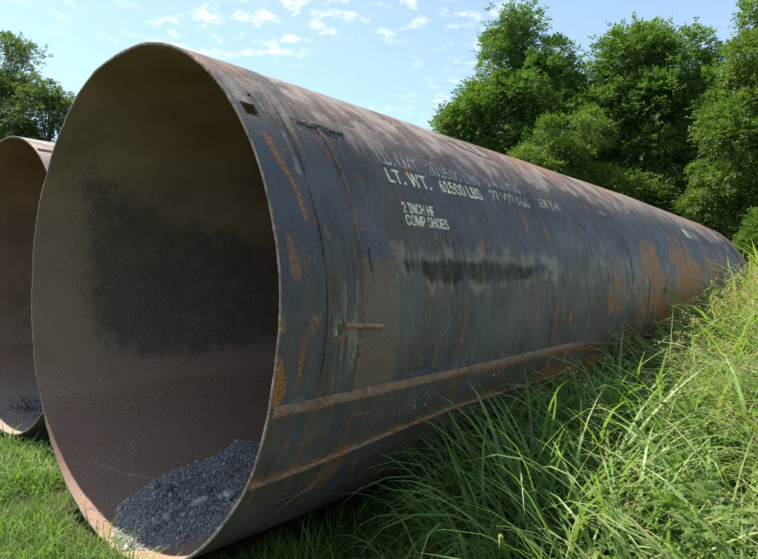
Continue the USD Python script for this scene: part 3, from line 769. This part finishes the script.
slab('stone_slab', 0.62, -95.5, (0.15, 0.065), 0.022, 50, (14, -6), 'pale_slab', 'largest pale wedge-shaped slab lying on the gravel in the tank mouth', 3)
slab('stone_slab', 0.83, -94.5, (0.085, 0.07), 0.03, 30, (25, 10), 'pale_slab', 'pale rounded slab beside the rim, right of the wedge-shaped slab', 4, 7)
slab('stone_slab', 0.50, -100, (0.075, 0.055), 0.022, 10, (5, 10), 'dark_slab', 'dull grey slab between the wedge-shaped slab and the dark lumps', 9)
slab('stone_slab', 0.34, -93.5, (0.075, 0.05), 0.02, 65, (8, 0), 'pale_slab', 'low pale slab nearest the lip of the tank mouth', 14)
for s_, dg, size, label in ((0.54, -107.5, 0.036, 'bigger blue-black lump on the gravel left of the slabs'), (0.49, -110, 0.024, 'smaller blue-black lump at the left end of the gravel debris'), (0.78, -101, 0.026, 'blue-black lump behind the pale rounded slab')):
    v, f = stone(rng, size, 1.0, 1)
    tag(obj('dark_lump', (to_world(v + on_tank(s_, dg, -THICK - 0.062)), f), M['dark_slab']).GetPrim(), label, 'stone')
stones = []
for _ in range(240):
    s_, dg = rng.normal(0.42, 0.10), rng.normal(-111, 3.0)
    v, f = stone(rng, 0.007 + 0.02 * rng.random() ** 2)
    c = plain(np.array(max(s_, .05)), np.array(dg), -THICK - 0.015)
    stones.append((to_world(v + c, t2_loc), f))
tag(obj('rubble', join(stones), M['rubble']).GetPrim(), 'dark rubble heap on the painted-sunlit floor of the rust brown tank at left', 'rubble', kind='stuff')


# ---------------------------------------------------------------- grass
def blades(pos, az, L, w, a0, a1, seg, twist, rib=True):
    """Curved grass blades: a0 the lean at the foot, a1 how much further the tip bends over (radians)."""
    n = len(pos)
    t = np.linspace(0, 1, seg + 1)
    ang = a0[:, None] + a1[:, None] * t[None] ** 1.6
    step = L[:, None] / seg
    am = (ang[:, 1:] + ang[:, :-1]) / 2
    h = np.concatenate([np.zeros((n, 1)), np.cumsum(np.sin(am) * step, 1)], 1)
    z = np.concatenate([np.zeros((n, 1)), np.cumsum(np.cos(am) * step, 1)], 1)
    dx, dy = np.cos(az)[:, None], np.sin(az)[:, None]
    c = np.stack([pos[:, :1] + dx * h, pos[:, 1:2] + dy * h, pos[:, 2:3] + z], -1)
    prof = np.clip(np.minimum(0.45 + 2.2 * t, 1.0) * (1 - t ** 2.2), 0.02, 1)
    hw = w[:, None] * prof[None] / 2
    tw = twist[:, None] * t[None]
    side = np.stack([-dy * np.cos(tw), dx * np.cos(tw), np.sin(tw)], -1)
    nrm = np.stack([-dx * np.cos(ang), -dy * np.cos(ang), np.sin(ang)], -1)
    if rib:
        V = np.stack([c - side * hw[..., None] + nrm * hw[..., None] * 0.35, c, c + side * hw[..., None] + nrm * hw[..., None] * 0.35], 2)
        kk = 3
    else:
        V = np.stack([c - side * hw[..., None], c + side * hw[..., None]], 2)
        kk = 2
    i, j = np.meshgrid(np.arange(seg), np.arange(kk - 1), indexing='ij')
    q = np.stack([i * kk + j, i * kk + j + 1, (i + 1) * kk + j + 1, (i + 1) * kk + j], -1).reshape(-1, 4)
    f = np.vstack([q[:, [0, 1, 2]], q[:, [0, 2, 3]]])
    per = (seg + 1) * kk
    F = (f[None] + (np.arange(n) * per)[:, None, None]).reshape(-1, 3)
    return V.reshape(-1, 3), F, per, np.tile(np.repeat(t, kk), n)


def tank_coords(p):
    d = p[:, :2] - C2D
    return d @ AX2, d @ UX2


def tinted(base, per, t, tipc, rng):
    """Per-vertex blade colour: a paler foot, the blade's own green, a slightly drier tip."""
    c = np.repeat(base, per, 0)
    foot = np.clip(1 - t * 5, 0, 1)[:, None]
    tip = (np.clip(t - 0.75, 0, 1) * 2.0)[:, None] * np.repeat(rng.random((len(base), 1)) ** 3, per, 0)
    c = c * (1 - 0.5 * foot) + np.array([0.10, 0.10, 0.04]) * 0.5 * foot
    return c * (1 - tip) + np.array(tipc) * tip


def scatter(name, protos, pos, which, yaw, scale, tilt):
    """ONE mesh of many copies of the prototypes (vertices, faces, material, primvars), each turned about z and tipped a little."""
    V, F, C, at_ = [], [], [], 0
    sc = np.repeat(np.asarray(scale, float)[:, None], 3, 1) if np.ndim(scale) == 1 else np.asarray(scale)
    for i, (v, f, mat, pv) in enumerate(protos):
        w = np.nonzero(which == i)[0]
        if not len(w):
            continue
        x = v[None] * sc[w][:, None]
        cy, sy_ = np.cos(yaw[w])[:, None], np.sin(yaw[w])[:, None]
        x = np.stack([x[..., 0] * cy - x[..., 1] * sy_, x[..., 0] * sy_ + x[..., 1] * cy, x[..., 2]], -1)
        x[..., :2] += np.sin(tilt[w])[:, None] * x[..., 2:]
        x += np.asarray(pos)[w][:, None]
        V.append(x.reshape(-1, 3))
        F.append((f[None] + (np.arange(len(w)) * len(v))[:, None, None]).reshape(-1, 3) + at_)
        C.append(np.tile(pv['tint'], (len(w), 1)))
        at_ += len(w) * len(v)
    return obj(name, (np.vstack(V), np.vstack(F)), protos[0][2], pv={'tint': np.vstack(C)})


def tuft(rng, nb, spread, L, w, lean, curl, seg, rib, base, tipc, droopy=0.0):
    off = rng.normal(0, spread, (nb, 2))
    az = np.arctan2(off[:, 1], off[:, 0]) + rng.normal(0, .6, nb)
    v, f, per, t = blades(np.column_stack([off, np.full(nb, -0.02)]), az, L(nb), w(nb), lean(nb), curl(nb), seg, rng.normal(0, .5, nb), rib)
    return v, f, M['blade'], {'tint': tinted(base(nb), per, t, tipc, rng)}


def greens(rng, c, spread=0.7, straw=0.03, sc=(0.26, 0.22, 0.11)):
    def f(n):
        b = np.array(c) * (1 - spread / 2 + spread * rng.random((n, 1))) + rng.random((n, 1)) ** 3 * np.array([0.05, 0.03, 0.01])
        return np.where(rng.random((n, 1)) < straw, np.array(sc), b)
    return f


# short lush grass left of the mouth and thin shaded grass below the flank
rng = np.random.default_rng(101)
short = [tuft(rng, 15, 0.060, lambda n: 0.12 + 0.24 * rng.random(n), lambda n: 0.005 + 0.006 * rng.random(n), lambda n: 0.1 + 0.4 * rng.random(n), lambda n: 0.6 + 1.7 * rng.random(n), 3, False,
              greens(rng, (0.115, 0.215, 0.030) if i % 4 else (0.150, 0.225, 0.045), 0.7, 0.02), (0.25, 0.22, 0.09)) for i in range(14)]
N = 60000
p = np.stack([rng.uniform(-7.5, 3.5, N), rng.uniform(1.6, 11, N)], 1)
s, o = tank_coords(p)
s2 = (p - np.array(t2_loc[:2])) @ AX2; o2 = (p - np.array(t2_loc[:2])) @ UX2
zz = p[:, 1]
left = (o < -0.9) | (s < -0.05)
right = (o > 0.45) & (o < 2.6) & (s < 3.2)
ok = (left | right) & ~((o < 0.45) & (o > -1.0) & (s > -0.03)) & ~((np.abs(o2) < 1.05) & (s2 > -0.03))
ok &= (np.abs(p[:, 0]) < 0.70 * zz + 1.2) & (rng.random(N) < np.minimum(1, (4.4 / zz) ** 1.2))
clump = meshkit.fbm(np.concatenate([p * 2.2, np.zeros((N, 1))], 1), 3, 77)
ok &= rng.random(N) < np.where(left, 0.20, np.where((o < 1.7) & (s < 1.6), 0.5, 0.22)) * smoothstep(clump, 0.20, 0.45) + np.where(left, 0.09, 0.05)
p, s, o, clump, left = p[ok], s[ok], o[ok], clump[ok], left[ok]
n = len(p)
size = (0.50 + 0.75 * clump) * rng.uniform(.7, 1.25, n) * np.where(left, 1.0, 1.05) * np.where((s < 0.1) & (np.abs(o) < 1.3), 0.72, 1.0)
clear = np.where((np.abs(o) < 1.5) & (s > -0.03), AXZ - np.sqrt(np.maximum(2.25 - o ** 2, 0)) - 0.02, 9)
size = np.minimum(size, np.maximum(clear, 0.04) * 3.6)
pi = scatter('short_grass', short, np.column_stack([p, ground_z(p[:, 0], p[:, 1])]), rng.integers(0, len(short), n), rng.uniform(0, 2 * np.pi, n), size, rng.normal(0, .12, (n, 2)))
tag(pi.GetPrim(), 'lush short green grass around the mouths of both tanks', 'grass', kind='stuff')
print('short tufts', n)

# tall arching grass right of the tank, in tussocks whose blades fan out and bow over
rng = np.random.default_rng(202)


def tall_proto(i, dryness):
    c = np.array([0.146, 0.228, 0.058]) * (1 - dryness) + np.array([0.235, 0.255, 0.080]) * dryness
    nb = int(rng.integers(13, 21))
    bold = lambda n: 0.008 * (rng.random(n) < 0.2)
    return tuft(rng, nb, 0.075, lambda n: 0.42 + 0.75 * rng.random(n) ** 0.8, lambda n: 0.010 + 0.017 * rng.random(n) ** 1.2 + bold(n), lambda n: 0.05 + 0.30 * rng.random(n),
                lambda n: 0.9 + 1.9 * rng.random(n), 8, False, greens(rng, c, 0.85, 0.05 + 0.06 * dryness), (0.32, 0.27, 0.12))


tall = [tall_proto(i, 0.0) for i in range(12)] + [tall_proto(i, 0.45) for i in range(8)] + [tall_proto(i, 1.0) for i in range(8)]
NC = 26000
c = np.stack([rng.uniform(-1.0, 16, NC), rng.uniform(0.9, 17, NC)], 1)
s, o = tank_coords(c)
front = 0.85 - (o - 1.2) * 0.75
ok = (o > 1.22) & (s > front) & (c[:, 0] < 0.70 * c[:, 1] + 1.3) & (c[:, 0] > -0.66 * c[:, 1] - 1.0)
ok &= rng.random(NC) < np.minimum(0.95, (3.9 / c[:, 1]) ** 1.0)
c, s, o, front = c[ok], s[ok], o[ok], front[ok]
n = len(c)
Hs = 0.46 + 0.54 * smoothstep(s - front, 0, 1.2) + 0.105 * np.clip(s, 0, 11)
Hs = Hs * rng.uniform(.72, 1.15, n) * np.where(o < 1.55, 0.82, 1.0) * (0.75 + 0.5 * meshkit.fbm(np.concatenate([c * 1.4, np.zeros((n, 1))], 1), 3, 55))
dry = smoothstep(o + 0.15 * s + rng.normal(0, .5, n), 2.4, 5.4)
pick = np.where(rng.random(n) > dry, rng.integers(0, 12, n), np.where(rng.random(n) > dry * 0.8, rng.integers(12, 20, n), rng.integers(20, 28, n)))
wide = Hs * np.clip(c[:, 1] / 5, 0.95, 1.3)
tl = rng.normal(0, .10, (n, 2))
pi = scatter('tall_grass', tall, np.column_stack([c, ground_z(c[:, 0], c[:, 1])]), pick, rng.uniform(0, 2 * np.pi, n), np.stack([wide, wide, Hs], 1), tl)
tag(pi.GetPrim(), 'tall arching green grass growing along the near flank of the stencilled tank', 'grass', kind='stuff')
print('tall tufts', n)

# seeding stalks with open panicles, thick towards the far end of the tank
rng = np.random.default_rng(303)
parts = []


def strip(pts, w, side):
    pts = np.asarray(pts); w = np.broadcast_to(w, (len(pts),))[:, None]
    v = np.concatenate([pts - side * w / 2, pts + side * w / 2])
    m = len(pts); a = np.arange(m - 1)
    return v, np.vstack([np.stack([a, a + 1, a + 1 + m], 1), np.stack([a, a + 1 + m, a + m], 1)])


def seed_stalk(x, y, H, lean, az, heavy):
    d = np.array([math.cos(az), math.sin(az), 0]); sd2 = np.array([-d[1], d[0], 0.15])
    t = np.linspace(0, 1, 8)
    ang = lean + 0.9 * heavy * t ** 3
    h = np.concatenate([[0], np.cumsum(np.sin(ang[1:]) * H / 7)]); zz_ = np.concatenate([[0], np.cumsum(np.cos(ang[1:]) * H / 7)])
    base = np.array([x, y, float(ground_z(x, y))])
    pts = base + h[:, None] * d + zz_[:, None] * np.array([0, 0, 1])
    parts.append(strip(pts, np.linspace(0.006, 0.0022, 8), sd2))
    m = rng.integers(11, 17)
    for i in range(m):
        u = 0.66 + 0.34 * i / (m - 1)
        c = np.array([np.interp(u, t, pts[:, a]) for a in range(3)])
        b_az = rng.uniform(0, 2 * np.pi)
        out = np.array([math.cos(b_az), math.sin(b_az), 0.55]) * 0.8 + d * 0.4 * heavy
        ln = H * (0.15 - 0.09 * (u - 0.66) / 0.34) * rng.uniform(.7, 1.2)
        tt = np.linspace(0, 1, 4)[:, None]
        br = c + out * tt * ln - np.array([0, 0, 0.7]) * tt ** 2 * ln
        sv_ = unit(np.cross(out, [0.3, 0.1, 1.0]))
        parts.append(strip(br, 0.0022, sv_))
        for w_ in np.linspace(0.4, 1.0, 4):
            q0 = np.array([np.interp(w_, tt[:, 0], br[:, a]) for a in range(3)])
            e1 = unit(rng.normal(size=3) + out); e2 = unit(np.cross(e1, rng.normal(size=3)))
            l_, w2 = 0.015, 0.0055
            parts.append((np.array([q0, q0 + e1 * l_ * .5 + e2 * w2, q0 + e1 * l_, q0 + e1 * l_ * .5 - e2 * w2]), np.array([[0, 1, 2], [0, 2, 3]])))


stalks = []
for i in range(16):
    parts = []
    seed_stalk(0.0, 0.0, 1.0, rng.uniform(.02, .22), 0.0, rng.uniform(.3, 1.5))
    v, f = join(parts)
    v = v - np.array([0, 0, float(ground_z(0.0, 0.0))])
    stalks.append((v, f, M['straw'], {'tint': shades(rng, [len(a[0]) for a in parts])}))
spots = []
while len(spots) < 800:
    s_, o_ = rng.uniform(1.2, 14.5), 1.35 + 6.5 * rng.random() ** 1.3
    x, y = C2D + s_ * AX2 + o_ * UX2
    if not (abs(x) < 0.70 * y + 1.0) or y < 2.6:
        continue
    if rng.random() > 0.06 + 0.94 * min(1, max(0, (s_ - 3.0 + 0.8 * (o_ - 1.5)) / 5)):
        continue
    spots.append((x, y, float(ground_z(x, y)), (0.80 + 0.105 * min(s_, 11)) * rng.uniform(.8, 1.15)))
spots = np.array(spots)
n = len(spots)
pi = scatter('seeding_grass', stalks, spots[:, :3], rng.integers(0, 16, n), rng.uniform(0, 2 * np.pi, n), spots[:, 3], rng.normal(0, .06, (n, 2)))
tag(pi.GetPrim(), 'straw coloured seed heads standing above the grass near the far end of the stencilled tank', 'seed heads', kind='stuff')


# ---------------------------------------------------------------- trees and bushes
def leaf_cloud(sprays, dirs, rng, ln, leaflets=9, rach=0.34, droop=0.25, jitter=0.35):
    """Pinnate leaf sprays: each has leaflets in pairs along a short stem; two folded triangles a leaflet."""
    n = len(sprays)
    d = unit(dirs)
    up = unit(np.array([0, 0, 1.0]) + rng.normal(0, .45, (n, 3)))
    b = unit(np.cross(d, up)); nn = np.cross(b, d)
    tt = np.linspace(0.15, 1.0, leaflets)
    V = []
    for i, t in enumerate(tt):
        sgn = 1 if i % 2 else -1
        if i == leaflets - 1:
            sgn = 0
        c = sprays + d * (t * rach) - np.array([0, 0, 1]) * (droop * rach * t * t)
        ld = unit(d * 0.65 + b * sgn * 0.9 - np.array([0, 0, 0.22]) + rng.normal(0, jitter, (n, 3)))
        l_ = ln * rng.uniform(.7, 1.25, (n, 1))
        wv = unit(np.cross(ld, nn + rng.normal(0, .3, (n, 3)))) * l_ * 0.24
        fold = unit(np.cross(ld, wv)) * l_ * 0.07
        V.append(np.stack([c, c + ld * l_ * 0.48 + wv + fold, c + ld * l_, c + ld * l_ * 0.48 - wv + fold], 1))
    V = np.stack(V, 1).reshape(-1, 3)      # sprays x leaflets x 4 corners
    m = len(V) // 4
    F = np.array([[0, 1, 2], [0, 2, 3]])[None] + (np.arange(m) * 4)[:, None, None]
    return V, F.reshape(-1, 3)


def tree(name, label, base, blobs, leaf, seed, nlobes, lobe_r, nspray, ln, cat='tree', group=None, trunk_r=0.2, gaps=0.0, rach=0.34, droop=0.25):
    """blobs: ellipsoids (centre x, y, z, radii rx, ry, rz) in world metres that together make the crown's outline."""
    rng = np.random.default_rng(seed)
    base = np.array([base[0], base[1], float(ground_z(base[0], base[1]))])
    path = thing(name, label, cat, base, group=group)
    bl = np.array(blobs, float)
    vol = bl[:, 3] * bl[:, 4] * bl[:, 5]
    pick = rng.choice(len(bl), nlobes, p=vol ** 0.75 / (vol ** 0.75).sum())
    dr = unit(rng.normal(size=(nlobes, 3)))
    lobes = bl[pick, :3] + dr * bl[pick, 3:] * (0.45 + 0.55 * rng.random((nlobes, 1)) ** 0.5)
    lobes[:, 2] = np.maximum(lobes[:, 2], 0.6)
    lr = lobe_r * rng.uniform(.6, 1.25, nlobes)
    which = rng.integers(0, nlobes, nspray)
    squash = rng.uniform(.7, 1.35, (nlobes, 3)) * np.array([1.05, 1.05, 0.85])
    u = unit(rng.normal(size=(nspray, 3)) + np.array([0, 0, 0.30]))
    rad = lr[which][:, None] * (0.30 + 0.70 * rng.random((nspray, 1)) ** 0.5)
    stray = rng.random((nspray, 1)) < 0.10
    rad = np.where(stray, lr[which][:, None] * rng.uniform(1.0, 1.55, (nspray, 1)), rad)
    pos = lobes[which] + u * rad * squash[which]
    centre = bl[pick[which], :3]
    dirs = u * 0.9 + 0.6 * unit(pos - centre) + rng.normal(0, .35, (nspray, 3)) + np.array([0, 0, 0.12])
    V, F = leaf_cloud(pos - base, dirs, rng, ln, leaflets=7, rach=rach, droop=droop)
    tone = 0.65 * rng.random((nspray, 7)) + 0.35 * rng.random(nlobes)[which][:, None]
    tone = np.repeat(np.repeat(tone.ravel(), 4)[:, None], 3, 1)
    # trunk and limbs
    parts = []
    topz = lobes[:, 2].max()
    axis_top = np.array([bl[:, 0].mean(), bl[:, 1].mean(), base[2] + 0.80 * (bl[:, 2].max() - base[2])])
    t = np.linspace(0, 1, 9)[:, None]
    spine = base + (axis_top - base) * t + np.concatenate([np.zeros((1, 3)), rng.normal(0, .12, (8, 3))]) * np.array([1, 1, 0])
    spine[0, 2] -= 0.15
    parts.append(tube(spine - base, trunk_r * (1 - 0.86 * t[:, 0]) + 0.015, 8))
    for li in rng.choice(nlobes, min(nlobes, 34), replace=False):
        tgt = lobes[li]
        a = min(0.9, max(0.12, (tgt[2] - base[2]) / max(axis_top[2] - base[2], 1) - rng.uniform(.12, .3)))
        st = np.array([np.interp(a, t[:, 0], spine[:, c]) for c in range(3)])
        w = np.linspace(0, 1, 6)[:, None]
        pth = st + (tgt - st) * w + np.array([0, 0, 1]) * (np.sin(w * np.pi) * 0.12 * np.linalg.norm(tgt - st)) + rng.normal(0, .04, (6, 3)) * np.sin(w * np.pi)
        parts.append(tube(pth - base, trunk_r * (1 - 0.86 * a) * 0.5 * (1 - 0.8 * w[:, 0]) + 0.008, 5, False))
    obj('trunk', join(parts), M['bark'], path, 60)
    obj('crown', (V, F), M[leaf], path, pv={'tint': tone})
    return path


F_PX = 570.9


def at(px, py, depth):
    return np.array([(px - 379) / F_PX * depth, depth, CAM_Z - (py - 279.5) / F_PX * depth])


def blob(px, py, depth, rx, ry, rz):
    return [*at(px, py, depth), rx, ry, rz]


tree('tall_tree', 'tallest pointed tree rising behind the middle of the stencilled tank', (6.6, 27.0),
     [blob(520, 45, 27, 1.1, 1.1, 1.9), blob(514, 85, 27, 2.1, 2.2, 2.0), blob(542, 95, 27.5, 1.7, 1.8, 2.0), blob(515, 130, 26.5, 2.9, 2.4, 2.2), blob(470, 120, 26, 1.0, 1.2, 1.0), blob(455, 118, 25.5, .5, .6, .5),
      blob(487, 85, 27, .8, .9, 1.0), blob(530, 190, 27, 3.0, 2.6, 2.6), blob(522, 20, 27, .45, .5, .7), blob(548, 60, 27, .9, .9, .9), blob(575, 120, 27, 1.6, 1.6, 1.6), blob(488, 140, 26, 1.6, 1.4, 1.2)], 'leaf_mid', 1, 185, 0.70, 18500, 0.148, trunk_r=0.26)
tree('leafy_tree', 'light green low tree between the tall pointed tree and the broad one', (7.2, 22.0),
     [blob(552, 150, 22, 1.2, 1.2, 1.0), blob(580, 135, 22.5, 1.0, 1.0, .8), blob(545, 185, 22, 1.5, 1.3, 1.2), blob(600, 200, 22, 1.5, 1.4, 1.2), blob(530, 165, 21.5, .6, .6, .6)], 'leaf_bright', 2, 75, 0.45, 9000, 0.110, trunk_r=0.12)
tree('broad_tree', 'broad rounded tree behind the far end of the stencilled tank', (11.8, 25.0),
     [blob(645, 75, 25, 2.1, 2.2, 1.5), blob(672, 70, 25.5, 1.5, 1.6, 1.3), blob(610, 95, 25, 1.5, 1.6, 1.4), blob(630, 130, 24.5, 2.6, 2.4, 2.2), blob(690, 115, 25, 1.8, 2.0, 1.9), blob(650, 190, 25, 3.2, 2.6, 2.4), blob(650, 52, 25, .8, .8, .6), blob(598, 120, 25, 1.3, 1.3, 1.5), blob(715, 95, 25.5, 1.3, 1.4, 1.4)],
     'leaf_mid', 3, 190, 0.72, 20000, 0.148, trunk_r=0.28)
tree('leafy_tree', 'light green drooping tree cut off by the right edge of the picture', (14.3, 20.0),
     [blob(775, 60, 20, 1.5, 1.5, 1.4), blob(752, 55, 20, .7, .7, .6), blob(765, 120, 20, 1.8, 1.6, 1.5), blob(735, 150, 19.5, 1.3, 1.3, 1.2), blob(790, 190, 20, 2.2, 2.0, 1.8), blob(728, 190, 19.5, 1.1, 1.1, 1.0), blob(800, 20, 20.5, 1.6, 1.6, 1.3)],
     'leaf_bright', 4, 120, 0.55, 12000, 0.130, trunk_r=0.2)
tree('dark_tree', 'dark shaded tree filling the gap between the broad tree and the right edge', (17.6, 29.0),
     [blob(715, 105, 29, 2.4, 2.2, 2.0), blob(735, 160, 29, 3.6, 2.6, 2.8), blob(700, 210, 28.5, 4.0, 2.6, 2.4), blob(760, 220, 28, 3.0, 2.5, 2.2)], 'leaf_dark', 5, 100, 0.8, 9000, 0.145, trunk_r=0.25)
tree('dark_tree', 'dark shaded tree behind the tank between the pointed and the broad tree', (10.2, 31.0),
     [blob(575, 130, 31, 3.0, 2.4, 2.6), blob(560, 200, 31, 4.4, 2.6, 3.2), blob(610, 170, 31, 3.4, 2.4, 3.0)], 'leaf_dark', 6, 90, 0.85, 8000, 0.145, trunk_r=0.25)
tree('leafy_bush', 'bright green bush just beyond the far end of the stencilled tank', (10.1, 15.0),
     [blob(757, 262, 15, .55, .6, .55), blob(775, 245, 15, .7, .7, .8), blob(748, 240, 16, .3, .3, .3)], 'leaf_bright', 7, 26, 0.28, 2600, 0.080, cat='bush', trunk_r=0.05, rach=0.22)
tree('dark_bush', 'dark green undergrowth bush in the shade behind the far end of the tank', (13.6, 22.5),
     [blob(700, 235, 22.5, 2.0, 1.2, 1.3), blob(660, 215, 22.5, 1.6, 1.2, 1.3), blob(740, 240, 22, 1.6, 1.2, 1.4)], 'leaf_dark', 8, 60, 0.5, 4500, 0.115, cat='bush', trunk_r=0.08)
tree('hedgerow_tree', 'tall hazy dark tree at the far left edge of the picture', (-27.0, 40.0),
     [blob(5, 70, 40, 2.3, 2.2, 1.9), blob(-15, 55, 40, 2.4, 2.4, 2.2), blob(-20, 110, 40, 4.2, 3.0, 2.6), blob(8, 105, 40, 2.3, 2.2, 2.0), blob(-10, 160, 40, 4.5, 3.0, 3.0)], 'leaf_far', 9, 110, 0.8, 8000, 0.18, trunk_r=0.35)
tree('hedgerow_tree', 'thin-crowned tree with sky showing through behind the rust brown tank', (-22.5, 37.0),
     [blob(45, 90, 37, 1.7, 1.6, 1.2), blob(62, 100, 37, .9, .9, .8), blob(40, 120, 37, 2.6, 2.0, 1.7), blob(66, 122, 37, .8, .8, 1.0), blob(35, 165, 37, 3.2, 2.2, 2.2)], 'leaf_far', 10, 60, 0.55, 3800, 0.17, trunk_r=0.28)
tree('hedgerow_tree', 'round tree beyond the gap between the two tanks, mostly hidden', (-16.0, 42.0),
     [blob(110, 150, 42, 3.6, 2.6, 1.6), blob(130, 190, 42, 4.5, 3.0, 2.4)], 'leaf_far', 13, 60, 0.85, 3600, 0.18, trunk_r=0.28)


# feathery weed in the bottom right corner
def weed(name, label, x, y, H, seed, group=None):
    rng = np.random.default_rng(seed)
    z = float(ground_z(x, y))
    path = thing(name, label, 'weed', (x, y, z), group=group)
    t = np.linspace(0, 1, 7)[:, None]
    stem = np.array([0.06, -0.05, H]) * t + np.array([0.05, 0.02, 0]) * t ** 2
    obj('stem', tube(stem, 0.005 * (1 - 0.7 * t[:, 0]), 5), M['stem'], path)
    P0, D0 = [], []
    for i in range(26):
        u = 0.3 + 0.7 * i / 25
        c = np.array([np.interp(u, t[:, 0], stem[:, a]) for a in range(3)])
        az = i * 2.4
        P0.append(c); D0.append([math.cos(az), math.sin(az), 0.55])
    V, F = leaf_cloud(np.array(P0), np.array(D0), rng, 0.046, 13, 0.16, 0.3, 0.12)
    obj('leaves', (V, F), M['leaf_bright'], path, pv={'tint': shades(rng, [4] * (len(V) // 4))})


weed('feathery_weed', 'feathery leaved green weed among the grass at the bottom right', 1.05, 2.05, 0.86, 61)
